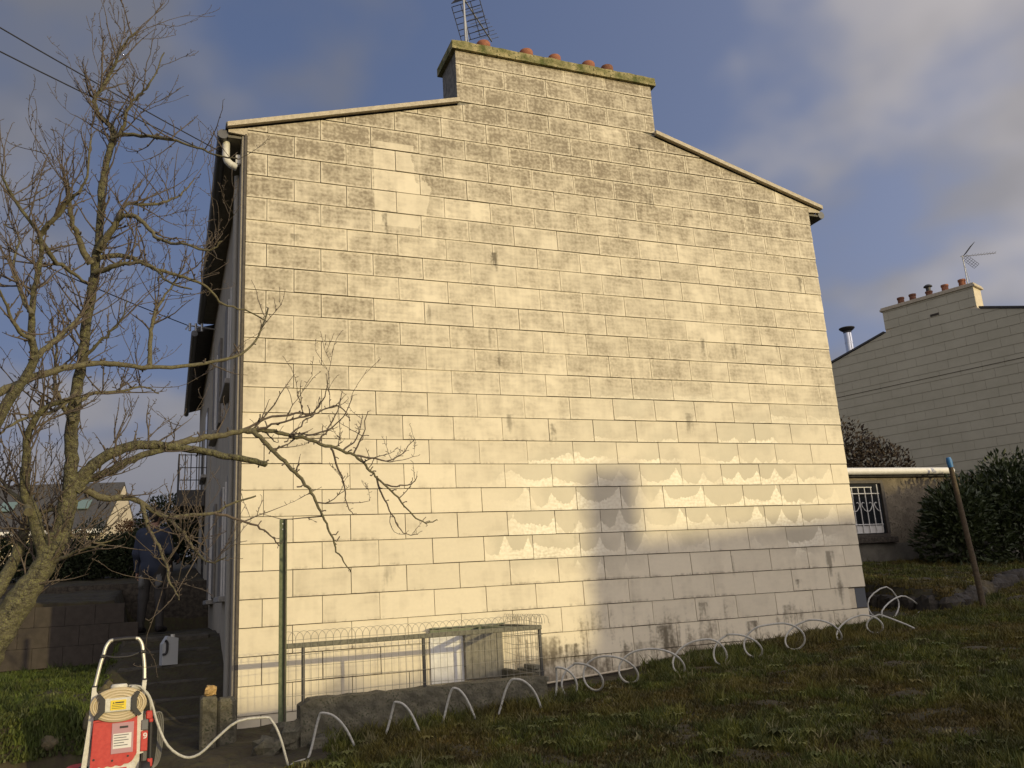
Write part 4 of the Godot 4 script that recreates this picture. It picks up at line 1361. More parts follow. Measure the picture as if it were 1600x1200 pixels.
# ---------------------------------------------------------------- right side
func make_right() -> void:
	# retaining stones of the upper lawn
	var rr := RandomNumberGenerator.new()
	rr.seed = 55
	var ed := thing("retaining_edge", "low dark stone edge holding back the upper lawn right of the house", "wall")
	for leg in 2:
		var a := Vector3(8.64, 0, -3.4) if leg == 0 else Vector3(8.62, 0, 0.24)
		var b := Vector3(8.62, 0, 0.1) if leg == 0 else Vector3(12.6, 0, -1.6)
		var n := 10 if leg == 0 else 13
		for i in n:
			var p := a.lerp(b, (i + 0.5) / n)
			var g := ground_y(p.x - (0.3 if leg == 0 else 0.0), p.z + (0.0 if leg == 0 else 0.25))
			var st := begin()
			lump(st, Vector3(p.x, g + 0.08, p.z), Vector3(0.12 if leg == 0 else 0.2, rr.randf_range(0.1, 0.16), 0.19 if leg == 0 else 0.11), 200 + i + leg * 40, 0.25)
			put("stone", st, mats.wet_stone, ed)
	var gy := ground_y(9.3, 0.45)
	var p := thing("wooden_post", "leaning round wooden post with a blue cap on the upper lawn", "post", Vector3(9.1, 0.95, 0.42))
	var st := begin()
	tube(st, [Vector3(0, -0.2, 0), Vector3(-0.04, 0.6, 0), Vector3(-0.12, 1.6, 0.0), Vector3(-0.16, 2.08, 0)], [0.042, 0.038, 0.034, 0.03], 10)
	put("pole", st, mats.post_wood, p)
	st = begin()
	lathe(st, [[0.036, -0.09], [0.04, 0.0], [0.03, 0.05], [0.0, 0.055]], Transform3D(Basis(Vector3.BACK, 0.1), Vector3(-0.162, 2.08, 0)), 14)
	put("cap", st, mats.blue_plastic, p)
	# garage
	var g := thing("garage", "small flat roofed garage with white gutter and white window grille", "garage", Vector3(0, 0, 0))
	st = begin()
	box(st, Vector3(10.6, 1.2, -8.0), Vector3(16.2, 3.5, -4.6))
	put("wall", st, mats.garage_wall, g)
	st = begin()
	box(st, Vector3(10.55, 1.2, -4.598), Vector3(16.2, 2.13, -4.55))
	put("plinth", st, mats.garage_plinth, g)
	st = begin()
	bevel_box(st, Vector3(10.4, 3.5, -8.1), Vector3(16.35, 3.58, -4.5), 0.01)
	put("roof", st, mats.slate_roof, g)
	st = begin()
	tube(st, [Vector3(10.4, 3.60, -4.44), Vector3(14.6, 3.61, -4.44)], 0.075, 14)
	put("gutter", st, mats.white_paint, g)
	st = begin()
	bevel_box(st, Vector3(11.2, 2.33, -4.60), Vector3(12.62, 3.37, -4.585), 0.003)
	var win := put("window", st, mats.glass_dark, g)
	st = begin()
	for b in [[11.14, 2.27, 12.68, 2.33], [11.14, 3.37, 12.68, 3.43], [12.62, 2.33, 12.7, 3.37], [11.14, 2.33, 11.2, 3.37]]:
		box(st, Vector3(b[0], b[1], -4.60), Vector3(b[2], b[3], -4.54))
	put("window_surround", st, mats.dark_brown, win)
	st = begin()
	bevel_box(st, Vector3(11.1, 2.14, -4.62), Vector3(12.8, 2.262, -4.46), 0.01)
	put("sill", st, mats.dark_stone, win)
	st = begin()
	for i in 8:
		var x := 11.28 + i * 0.17
		tube(st, [Vector3(x, 2.36, -4.51), Vector3(x, 3.28 if i % 7 != 0 else 3.34, -4.51)], 0.011, 6)
	for y in [2.52, 3.15]:
		tube(st, [Vector3(11.25, y, -4.51), Vector3(12.5, y, -4.51)], 0.011, 6)
	tube(st, [Vector3(11.25, 3.28, -4.51), Vector3(12.33, 3.28, -4.51)], 0.011, 6)
	for sc in 3:
		for m in [-1.0, 1.0]:
			var c := Vector3(11.62 + sc * 0.34, 2.85, -4.50)
			var v := []
			for i in 15:
				var a := i / 14.0
				var th := PI * 1.7 * a
				var rad := lerpf(0.03, 0.085, a)
				v.append(c + Vector3(m * (0.085 + rad * cos(th + PI * 0.3)), 0.08 - 0.34 * maxf(a - 0.6, 0.0) + rad * sin(th + PI * 0.3), 0))
			tube(st, v, 0.008, 5, false)
	put("grille", st, mats.white_paint, win)
	st = begin()
	box(st, Vector3(11.3, 2.345, -4.545), Vector3(12.5, 2.5, -4.535))
	put("lower_screen", st, mats.white_paint, win)
	# shrubs
	make_shrub("photinia_shrub", "dark reddish bush rising behind the garage roof", "shrub", Vector3(15.6, 1.9, -9.2), [[Vector3(0.2, 2.6, 0), Vector3(1.4, 1.4, 1.0)], [Vector3(-1.2, 2.6, 0), Vector3(1.0, 0.95, 0.8)], [Vector3(1.5, 2.2, 0.2), Vector3(1.2, 1.1, 0.8)]], 8500, 0.13, mats.leaf_red, 61)
	make_shrub("dark_shrub", "dark green bush between house edge and garage roof", "shrub", Vector3(13.4, 1.9, -9.3), [[Vector3(0, 2.2, 0), Vector3(1.0, 1.1, 0.8)], [Vector3(-0.8, 2.1, 0), Vector3(0.9, 0.9, 0.7)]], 4500, 0.13, mats.leaf_dark, 62)
	var hb := [[12.0, -3.3, 1.75, 0.95, "laurel shrub nearest the garage window in the dark hedge"], [13.2, -3.1, 2.0, 1.05, "laurel shrub behind the wooden post in the dark hedge"], [14.5, -3.0, 2.1, 1.1, "laurel shrub right of the wooden post in the dark hedge"], [15.9, -2.8, 2.3, 1.2, "laurel shrub at the right edge of the picture in the dark hedge"]]
	for i in hb.size():
		var h: Array = hb[i]
		var y := ground_y(h[0], h[1])
		var hh: float = h[2]
		if i == 0: hh = 1.55
		make_shrub("laurel_shrub", h[4], "shrub", Vector3(h[0] + 1.25, y, h[1]), [[Vector3(0, hh * 0.3, 0), Vector3(h[3], hh * 0.45, 0.9)], [Vector3(0.2, hh * 0.68, 0), Vector3(h[3] * 0.85, hh * 0.42, 0.75)], [Vector3(-0.35, hh * 0.55, 0.25), Vector3(0.6, hh * 0.4, 0.6)]], 5200, 0.13, mats.leaf_laurel, 70 + i, "laurel hedge on the upper lawn")
	make_neighbour()

func make_neighbour() -> void:
	var a := deg_to_rad(-70.0)
	var o := Vector3(20.0, 0.0, -8.92)
	var t := thing("neighbour_house", "shaded grey clad house with wide chimney beyond the garage", "house", o, a)
	# local x runs to the right along the gable, z towards the viewer's side
	var st := begin()
	var sl := 0.29
	var ys := 8.82
	var we := 4.15
	var ye := ys - (we - 1.4) * sl
	var poly := PackedVector2Array([Vector2(-we, 1.5), Vector2(we, 1.5), Vector2(we, ye), Vector2(1.4, ys), Vector2(-1.4, ys), Vector2(-we, ye)])
	prism(st, poly, -9.0, -0.012)
	put("masonry", st, mats.joint_grey, t)
	var tiles := begin()
	var r := RandomNumberGenerator.new()
	r.seed = 31
	var cnt := 0
	for row in range(0, 26):
		var yb := 2.6 + row * 0.275
		var off := 0.0 if row % 2 == 0 else 0.3
		for k in range(-8, 8):
			var x0 := k * 0.6 + off + 0.003
			var p := PackedVector2Array([Vector2(x0, yb + 0.004), Vector2(x0 + 0.594, yb + 0.004), Vector2(x0 + 0.594, yb + 0.271), Vector2(x0, yb + 0.271)])
			if yb >= ys - 0.1:
				p = clip(p, Vector2(-1.36, 0), Vector2(1, 0))
				if p.size() > 2: p = clip(p, Vector2(1.36, 0), Vector2(-1, 0))
				if p.size() > 2: p = clip(p, Vector2(0, 9.52), Vector2(0, -1))
			else:
				p = clip(p, Vector2(-we, 0), Vector2(1, 0))
				if p.size() > 2: p = clip(p, Vector2(we, 0), Vector2(-1, 0))
				if p.size() > 2: p = clip(p, Vector2(-1.4, ys), Vector2(sl, -1))
				if p.size() > 2: p = clip(p, Vector2(1.4, ys), Vector2(-sl, -1))
			if p.size() < 3 or area(p) < 0.004: continue
			st = begin()
			panel_mesh(st, p, yb, 0.012, 0.004, 0.0)
			if area(p) > 0.05 and cnt < 290 and yb > 3.6:
				put("slate", st, mats.neighbour_clad, t)
				cnt += 1
			else:
				panel_mesh(tiles, p, yb, 0.012, 0.004, 0.0)
	var ro := put("slate_rest", tiles, mats.neighbour_clad, t)
	ro.set_meta("kind", "stuff")
	st = begin()
	box(st, Vector3(-we, 7.12, 0.013), Vector3(we, 7.135, 0.02))
	put("drip_line", st, mats.dark_stone, t)
	st = begin()
	var rp := PackedVector2Array([Vector2(-we - 0.2, ye - 0.06), Vector2(0, ys + 0.4), Vector2(we + 0.2, ye - 0.06), Vector2(we + 0.2, ye + 0.02), Vector2(0, ys + 0.48), Vector2(-we - 0.2, ye + 0.02)])
	prism(st, rp, -9.1, -0.6)
	prism(st, PackedVector2Array([Vector2(-we - 0.2, ye - 0.03), Vector2(-1.42, ys + 0.01), Vector2(-1.42, ys + 0.07), Vector2(-we - 0.2, ye + 0.03)]), -0.6, 0.04)
	prism(st, PackedVector2Array([Vector2(1.42, ys + 0.01), Vector2(we + 0.2, ye - 0.03), Vector2(we + 0.2, ye + 0.03), Vector2(1.42, ys + 0.07)]), -0.6, 0.04)
	put("roof", st, mats.slate_roof, t)
	st = begin()
	box(st, Vector3(-1.36, ys - 0.3, -0.58), Vector3(1.36, 9.52, -0.012))
	var ch := put("chimney", st, mats.cream, t)
	st = begin()
	bevel_box(st, Vector3(-1.43, 9.522, -0.64), Vector3(1.43, 9.585, 0.05), 0.008)
	bevel_box(st, Vector3(-1.40, 9.586, -0.62), Vector3(1.40, 9.64, 0.03), 0.008)
	put("chimney_cap", st, mats.cream_trim, ch)
	for i in 5:
		st = begin()
		var x: float = [-0.85, -0.48, 0.02, 0.5, 1.0][i]
		var h: float = [0.26, 0.26, 0.2, 0.26, 0.27][i]
		lathe(st, [[0.1, 0.0], [0.095, h * 0.75], [0.11, h * 0.8], [0.11, h], [0.075, h], [0.07, 0.05], [0.0, 0.05]], Transform3D(Basis(), Vector3(x, 9.63, -0.28)), 16)
		var pot := put("chimney_pot", st, mats.terracotta if i > 2 else mats.terracotta_dark, ch)
		if i == 2:
			st = begin()
			lathe(st, [[0.07, 0.2], [0.07, 0.32], [0.13, 0.35], [0.12, 0.38], [0.06, 0.42], [0.0, 0.43]], Transform3D(Basis(), Vector3(x, 9.63, -0.28)), 16)
			put("cowl", st, mats.dark_metal, pot)
	st = begin()
	box(st, Vector3(0.05, 8.95, 0.013), Vector3(0.3, 9.02, 0.024))
	put("vent", st, mats.dark_stone, t)
	var fl := thing("steel_flue", "shiny steel flue pipe with flared cap on the far roof", "flue", t.transform * Vector3(-2.78, 8.42, -0.4))
	st = begin()
	lathe(st, [[0.16, -0.1], [0.16, 0.06], [0.125, 0.09], [0.125, 0.5], [0.132, 0.5], [0.132, 0.53], [0.125, 0.53], [0.125, 0.86]], Transform3D(), 24)
	put("pipe", st, mats.steel, fl)
	st = begin()
	lathe(st, [[0.127, 0.84], [0.13, 0.9], [0.2, 0.95], [0.25, 1.0], [0.25, 1.02], [0.0, 1.06]], Transform3D(), 24)
	put("cap", st, mats.dark_metal, fl)
	make_aerial("rooftop_aerial", "grey television aerial on the far chimney beside the metal flue house", t.transform * Vector3(1.16, 9.64, -0.25), deg_to_rad(-30.0), 0.98, 0.95)

# ---------------------------------------------------------------- left side
func make_left() -> void:
	var rr := RandomNumberGenerator.new()
	rr.seed = 66
	# raised bed edging
	var e := thing("stone_edging", "rough earthy stones edging the raised grass bed left of the washer", "wall")
	for i in 9:
		var st := begin()
		var x := -3.9 + i * 0.27 + rr.randf_range(-0.08, 0.08)
		var zz := rr.randf_range(0.72, 1.0)
		lump(st, Vector3(x, ground_y(x, zz) - 0.01, zz), Vector3(rr.randf_range(0.06, 0.14), rr.randf_range(0.06, 0.12), rr.randf_range(0.06, 0.1)), 300 + i, 0.35, false, 9, 14)
		put("stone", st, mats.bed_stone, e)
	for i in 6:
		var st := begin()
		lump(st, Vector3(-1.72, 0.6 + 0.02 * i, 0.55 - i * 0.32), Vector3(0.11, rr.randf_range(0.17, 0.23), 0.17), 330 + i, 0.3, false, 9, 14)
		put("stone", st, mats.bed_stone, e)
	# steps up along the side of the house
	var s := thing("garden_steps", "dark stone steps climbing along the shaded side of the house", "steps")
	for i in 6:
		var st := begin()
		bevel_box(st, Vector3(-1.7, 0.1, -3.2 - 0.3), Vector3(-0.66, 0.53 + i * 0.155, -0.95 - i * 0.4), 0.02)
		put("step", st, mats.step_stone, s)
	var j := thing("plastic_jug", "pale plastic jug with handle standing on the dark steps", "jug", Vector3(-1.15, 0.996, -2.2), 0.3)
	var st := begin()
	prism(st, PackedVector2Array([Vector2(-0.09, 0.0), Vector2(0.09, 0.0), Vector2(0.09, 0.3), Vector2(-0.03, 0.33), Vector2(-0.09, 0.24)]), -0.055, 0.055)
	put("jug_body", st, mats.jug, j)
	st = begin()
	tube(st, smooth_path([Vector3(-0.09, 0.12, 0.06), Vector3(-0.045, 0.14, 0.062), Vector3(-0.04, 0.25, 0.062), Vector3(-0.065, 0.28, 0.06)], 3), 0.015, 8)
	put("jug_handle", st, mats.black_plastic, j)
	st = begin()
	lathe(st, [[0.025, 0.32], [0.025, 0.355], [0.0, 0.356]], Transform3D(Basis(), Vector3(0.04, -0.01, 0)), 12)
	put("jug_cap", st, mats.white_plastic, j)
	# terrace walls
	var w1 := thing("terrace_wall", "dim pinkish block wall behind the raised bed", "wall")
	for row in 3:
		for k in 8:
			st = begin()
			var x0 := -4.6 + k * 0.36 + (0.18 if row % 2 == 1 else 0.0)
			bevel_box(st, Vector3(x0, 0.98 + row * 0.26, -4.12), Vector3(x0 + 0.358, 1.238 + row * 0.26, -3.92), 0.004)
			put("block", st, mats.pink_block, w1)
	var w2 := thing("upper_terrace_wall", "long dark terrace wall across the shaded path end", "wall")
	for row in 3:
		for k in 10:
			st = begin()
			var x0 := -4.2 + k * 0.38 + (0.19 if row % 2 == 1 else 0.0)
			bevel_box(st, Vector3(x0, 1.2 + row * 0.3, -6.75), Vector3(x0 + 0.378, 1.498 + row * 0.3, -6.55), 0.004)
			put("block", st, mats.dark_stone, w2)
	var bb := thing("blue_pot", "small blue plastic pot on the far shaded terrace", "pot", Vector3(-3.15, 2.44, -12.0))
	st = begin()
	lathe(st, [[0.0, 0.0], [0.09, 0.0], [0.12, 0.2], [0.14, 0.2], [0.14, 0.23], [0.11, 0.23], [0.08, 0.03], [0.0, 0.03]], Transform3D(), 18)
	put("pot_body", st, mats.blue_plastic, bb)
	# hedges and bushes behind
	make_shrub("beech_hedge", "clipped russet hedge beyond the shaded garden", "hedge", Vector3(-2.15, 3.0, -16.0), [[Vector3(-0.12, 0.8, 0), Vector3(0.26, 0.28, 0.3)], [Vector3(0.15, 0.8, 0), Vector3(0.26, 0.28, 0.3)], [Vector3(0.0, 0.4, 0), Vector3(0.35, 0.4, 0.3)]], 2600, 0.06, mats.leaf_russet, 81)
	make_shrub("garden_bush", "green bush beside the russet hedge", "shrub", Vector3(-3.0, 2.7, -15.5), [[Vector3(0, 0.8, 0), Vector3(0.5, 0.55, 0.5)], [Vector3(-0.5, 0.6, 0), Vector3(0.5, 0.5, 0.4)]], 2500, 0.08, mats.leaf_dark, 82)
	make_shrub("dark_bush", "rounded dark bush behind the standing person", "shrub", Vector3(-1.25, 2.7, -13.0), [[Vector3(0, 0.9, 0), Vector3(0.7, 0.75, 0.6)], [Vector3(0.5, 0.6, 0), Vector3(0.6, 0.6, 0.6)]], 8000, 0.09, mats.leaf_dark, 83)
	make_shrub("low_hedge", "low dark hedge along the upper terrace left of the person", "hedge", Vector3(-4.5, 2.3, -10.5), [[Vector3(0, 0.5, 0), Vector3(1.3, 0.45, 0.5)], [Vector3(1.5, 0.4, 0), Vector3(1.0, 0.4, 0.5)], [Vector3(2.6, 0.5, 0), Vector3(0.8, 0.45, 0.5)]], 15000, 0.10, mats.leaf_dark, 84)
	make_shrub("golden_shrub", "yellow leaved shrub below the distant house", "shrub", Vector3(-7.3, 3.2, -24.0), [[Vector3(0, 0.8, 0), Vector3(1.1, 0.8, 0.6)]], 1800, 0.11, mats.leaf_gold, 85)
	# far house
	var f := thing("distant_house", "distant house with dark steep roof and lit cream gable beyond the garden", "house", Vector3(-5.4, 3.0, -36.0))
	st = begin()
	prism(st, PackedVector2Array([Vector2(-3.2, 0.0), Vector2(3.2, 0.0), Vector2(3.2, 2.35), Vector2(0, 4.6), Vector2(-3.2, 2.35)]), -3.2, 2.2, Transform3D(Basis(Vector3.UP, deg_to_rad(80.0)), Vector3(0, 0, 0)))
	put("wall", st, mats.cream, f)
	var rb := Basis(Vector3.UP, deg_to_rad(80.0))
	st = begin()
	prism(st, PackedVector2Array([Vector2(-3.5, 2.2), Vector2(0, 4.66), Vector2(3.5, 2.2), Vector2(3.5, 2.34), Vector2(0, 4.8), Vector2(-3.5, 2.34)]), -3.5, 2.19, Transform3D(rb, Vector3.ZERO))
	var rf := put("roof", st, mats.slate_roof, f)
	for z in [-2.2, 0.9]:
		st = begin()
		var nrm := Vector3(-0.575, 0.818, 0)
		var c := Vector3(-1.9, 3.52, z) + nrm * 0.03
		var u := Vector3(0.818, 0.575, 0) * 0.4
		var v := Vector3(0, 0, 0.3)
		var th := nrm * 0.05
		var T := Transform3D(rb, Vector3.ZERO)
		hexa(st, [c - u - v, c + u - v, c + u + v, c - u + v, c - u - v + th, c + u - v + th, c + u + v + th, c - u + v + th], T)
		put("skylight", st, mats.skylight, rf)
	st = begin()
	box(st, Vector3(-3.62, 2.12, -3.5), Vector3(-3.48, 2.3, 2.19), Transform3D(rb, Vector3.ZERO))
	put("fascia", st, mats.white_paint, f)
	# house attached further down the row
	var a := thing("attached_house", "next house of the row, shaded side with balcony railing", "house")
	st = begin()
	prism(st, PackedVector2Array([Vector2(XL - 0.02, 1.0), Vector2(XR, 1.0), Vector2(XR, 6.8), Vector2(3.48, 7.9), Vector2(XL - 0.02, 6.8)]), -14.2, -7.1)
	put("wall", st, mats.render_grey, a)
	st = begin()
	prism(st, PackedVector2Array([Vector2(-0.84, 6.66), Vector2(3.48, 7.92), Vector2(7.7, 6.7), Vector2(7.7, 6.78), Vector2(3.48, 8.0), Vector2(-0.84, 6.74)]), -14.3, -7.08)
	put("roof", st, mats.slate_roof, a)
	st = begin()
	tube(st, [Vector3(-0.88, 6.64, -7.1), Vector3(-0.88, 6.6, -14.2)], 0.06, 12)
	put("gutter", st, mats.gutter, a)
	for wv in [[-8.6, 4.2], [-11.6, 4.2], [-9.0, 2.2]]:
		st = begin()
		bevel_box(st, Vector3(XL - 0.035, wv[1], wv[0] - 0.95), Vector3(XL - 0.021, wv[1] + 1.35, wv[0]), 0.002)
		var win := put("window", st, mats.glass_dark, a)
		st = begin()
		bevel_box(st, Vector3(XL - 0.13, wv[1] - 0.07, wv[0] - 1.0), Vector3(XL - 0.022, wv[1] - 0.004, wv[0] + 0.05), 0.006)
		put("sill", st, mats.sill, win)
	st = begin()
	bevel_box(st, Vector3(-1.08, 3.62, -10.4), Vector3(XL - 0.022, 3.95, -9.0), 0.01)
	var bal := put("balcony", st, mats.dark_metal, a)
	st = begin()
	for i in 5:
		var x := -1.05 + i * 0.11
		tube(st, [Vector3(x, 3.95, -9.03), Vector3(x, 4.68, -9.03)], 0.01, 5)
	for y in [4.15, 4.4, 4.66]:
		tube(st, [Vector3(-1.06, y, -9.03), Vector3(XL - 0.02, y, -9.03)], 0.01, 5)
	for i in 8:
		var z := -9.1 - i * 0.17
		tube(st, [Vector3(-1.06, 3.95, z), Vector3(-1.06, 4.68, z)], 0.01, 5)
	tube(st, [Vector3(-1.06, 4.67, -9.03), Vector3(-1.06, 4.67, -10.38)], 0.012, 5)
	put("railing", st, mats.dark_metal, bal)
	st = begin()
	tube(st, [Vector3(XL - 0.02, 6.45, -6.2), Vector3(-1.0, 6.5, -6.2), Vector3(-1.05, 6.42, -6.2)], 0.014, 6)
	for k in 3:
		tube(st, [Vector3(-0.98 + 0.1 * k, 6.4, -6.2), Vector3(-0.98 + 0.1 * k, 6.54, -6.2)], 0.022, 8)
	put("cable_bracket", st, mats.galvanised, a)
	# overhead cables
	var cb := [[Vector3(-0.79, 6.72, -0.25), Vector3(-13.8, 6.7, 15.5), 0.006, "upper overhead cable crossing the sky to the left eave", 0.7], [Vector3(-0.79, 6.70, -0.35), Vector3(-13.7, 5.6, 15.5), 0.006, "lower of the two overhead cables reaching the left eave", 0.7], [Vector3(-1.02, 6.5, -6.2), Vector3(-9.8, 6.1, 9.2), 0.008, "single cable running through the bare tree to the far bracket", 0.35]]
	for c in cb:
		st = begin()
		var v := []
		for i in 25:
			var t := i / 24.0
			v.append((c[0] as Vector3).lerp(c[1], t) - Vector3(0, 4.0 * c[4] * t * (1.0 - t), 0))
		tube(st, v, c[2], 6)
		tag(put("overhead_cable", st, mats.cable_black), c[3], "cable")

# ---------------------------------------------------------------- houses across the way, behind the camera, that shade the lower wall, plus one added to shade the garage
func make_shading_houses() -> void:
	var z := 30.0
	var ox := SUN.x * z
	var oy := SUN.y * z
	var defs := [
		["terraced_house", "long low house across the way behind the camera", -1.15, 3.5, 0.56, 1.9],
		["chimney_house", "house with end chimney across the way behind the camera", 3.40, 10.2, 2.06, 2.0],
		["added_shade_house", "unseen taller house added behind the camera to shade the garage and hedge", 10.6, 30.0, 3.75, 2.2]]  # unseen, added only to keep the sun off the garage and hedge
	# ridges run square to the sun's bearing
	var along := Vector3(1.0, 0.0, -SUN.x).normalized()
	var depth := Vector3(SUN.x, 0.0, 1.0).normalized()
	for d in defs:
		var ridge: float = d[4] + oy
		var len: float = (d[3] - d[2]) / 1.127
		var t := thing(d[0], d[1], "house", Vector3(d[2] + ox, 0.0, z))
		var T := Transform3D(Basis(-depth, Vector3.UP, along), Vector3.ZERO)
		var base := -1.0
		var st := begin()
		prism(st, PackedVector2Array([Vector2(-3.6, base), Vector2(3.6, base), Vector2(3.6, ridge - d[5]), Vector2(0, ridge - 0.12), Vector2(-3.6, ridge - d[5])]), 0.0, len, T)
		put("wall", st, mats.cream, t)
		st = begin()
		prism(st, PackedVector2Array([Vector2(-3.9, ridge - d[5] - 0.25), Vector2(0, ridge - 0.1), Vector2(3.9, ridge - d[5] - 0.25), Vector2(3.9, ridge - d[5] - 0.12), Vector2(0, ridge), Vector2(-3.9, ridge - d[5] - 0.12)]), -0.02, len + 0.02, T)
		put("roof", st, mats.slate_roof, t)
		var chim := []
		if d[0] == "terraced_house": chim = [[0.41, 0.63, 0.84], [1.1, 1.24, 0.72]]
		elif d[0] == "chimney_house": chim = [[3.40, 4.13, 2.93]]
		for c in chim:
			st = begin()
			var s0: float = (c[0] - d[2]) / 1.127
			var s1: float = (c[1] - d[2]) / 1.127
			var drop := 0.09 * (s0 + s1) * 0.5
			bevel_box(st, Vector3(-0.35, ridge - 0.6, s0), Vector3(0.35, c[2] + oy - drop, s1), 0.02, T)
			put("chimney", st, mats.cream, t)

# ---------------------------------------------------------------- person
func capsule_d(p: Vector3, a: Vector3, b: Vector3, ra: float, rb: float) -> float:
	var ab := b - a
	var t := clampf((p - a).dot(ab) / ab.length_squared(), 0, 1)
	return p.distance_to(a + ab * t) - lerpf(ra, rb, t)

# smooth union of tapered bones meshed as surface nets; bones [a, b, ra, rb, colour]
func skin(st: SurfaceTool, bones: Array, cell: float, blend: float) -> void:
	var lo := Vector3.INF
	var hi := -Vector3.INF
	for b in bones:
		var rm: float = maxf(b[2], b[3]) + blend
		for e in [b[0], b[1]]:
			lo = lo.min(e - Vector3.ONE * rm)
			hi = hi.max(e + Vector3.ONE * rm)
	var n := Vector3i(((hi - lo) / cell).ceil()) + Vector3i.ONE * 2
	var f := PackedFloat32Array()
	f.resize(n.x * n.y * n.z)
	f.fill(1.0)
	for b in bones:
		var rm: float = maxf(b[2], b[3]) + blend * 1.5 + cell
		var l := ((((b[0] as Vector3).min(b[1]) - Vector3.ONE * rm) - lo) / cell).floor()
		var h := ((((b[0] as Vector3).max(b[1]) + Vector3.ONE * rm) - lo) / cell).ceil()
		for z in range(maxi(int(l.z), 0), mini(int(h.z) + 1, n.z)):
			for y in range(maxi(int(l.y), 0), mini(int(h.y) + 1, n.y)):
				for x in range(maxi(int(l.x), 0), mini(int(h.x) + 1, n.x)):
					var k := (z * n.y + y) * n.x + x
					var d := capsule_d(lo + Vector3(x, y, z) * cell, b[0], b[1], b[2], b[3])
					var o := f[k]
					var hh := maxf(blend - absf(d - o), 0.0) / blend
					f[k] = minf(d, o) - hh * hh * blend * 0.25
	var vid := {}
	var vs := []
	for z in n.z - 1:
		for y in n.y - 1:
			for x in n.x - 1:
				var k := (z * n.y + y) * n.x + x
				var inside := 0
				var c := [f[k], f[k + 1], f[k + n.x], f[k + n.x + 1], f[k + n.x * n.y], f[k + n.x * n.y + 1], f[k + n.x * n.y + n.x], f[k + n.x * n.y + n.x + 1]]
				for v in c:
					if v < 0.0: inside += 1
				if inside == 0 or inside == 8: continue
				var sum := Vector3.ZERO
				var m := 0
				for e in [[0, 1], [2, 3], [4, 5], [6, 7], [0, 2], [1, 3], [4, 6], [5, 7], [0, 4], [1, 5], [2, 6], [3, 7]]:
					var a: float = c[e[0]]
					var b: float = c[e[1]]
					if (a < 0.0) != (b < 0.0):
						var t := a / (a - b)
						var pa := Vector3(e[0] & 1, (e[0] >> 1) & 1, e[0] >> 2)
						var pb := Vector3(e[1] & 1, (e[1] >> 1) & 1, e[1] >> 2)
						sum += pa.lerp(pb, t)
						m += 1
				vid[k] = vs.size()
				vs.append(lo + (Vector3(x, y, z) + sum / m) * cell)
	st.set_smooth_group(0)
	var off := [1, n.x, n.x * n.y]
	for k in vid:
		for ax in 3:
			var u: int = off[(ax + 1) % 3]
			var v: int = off[(ax + 2) % 3]
			if k + off[ax] >= f.size(): continue
			var s0: bool = f[k] < 0.0
			var s1: bool = f[k + off[ax]] < 0.0
			if s0 == s1: continue
			if not (vid.has(k - u) and vid.has(k - v) and vid.has(k - u - v)): continue
			var q := [vs[vid[k]], vs[vid[k - u]], vs[vid[k - u - v]], vs[vid[k - v]]]
			if not s0: q.reverse()
			for i in [0, 2, 1, 0, 3, 2]:
				var p: Vector3 = q[i]
				var best := 1e9
				var col := Color.WHITE
				for b in bones:
					var d := capsule_d(p, b[0], b[1], b[2], b[3])
					if d < best:
						best = d
						col = b[4]
				st.set_color(col)
				st.add_vertex(p)

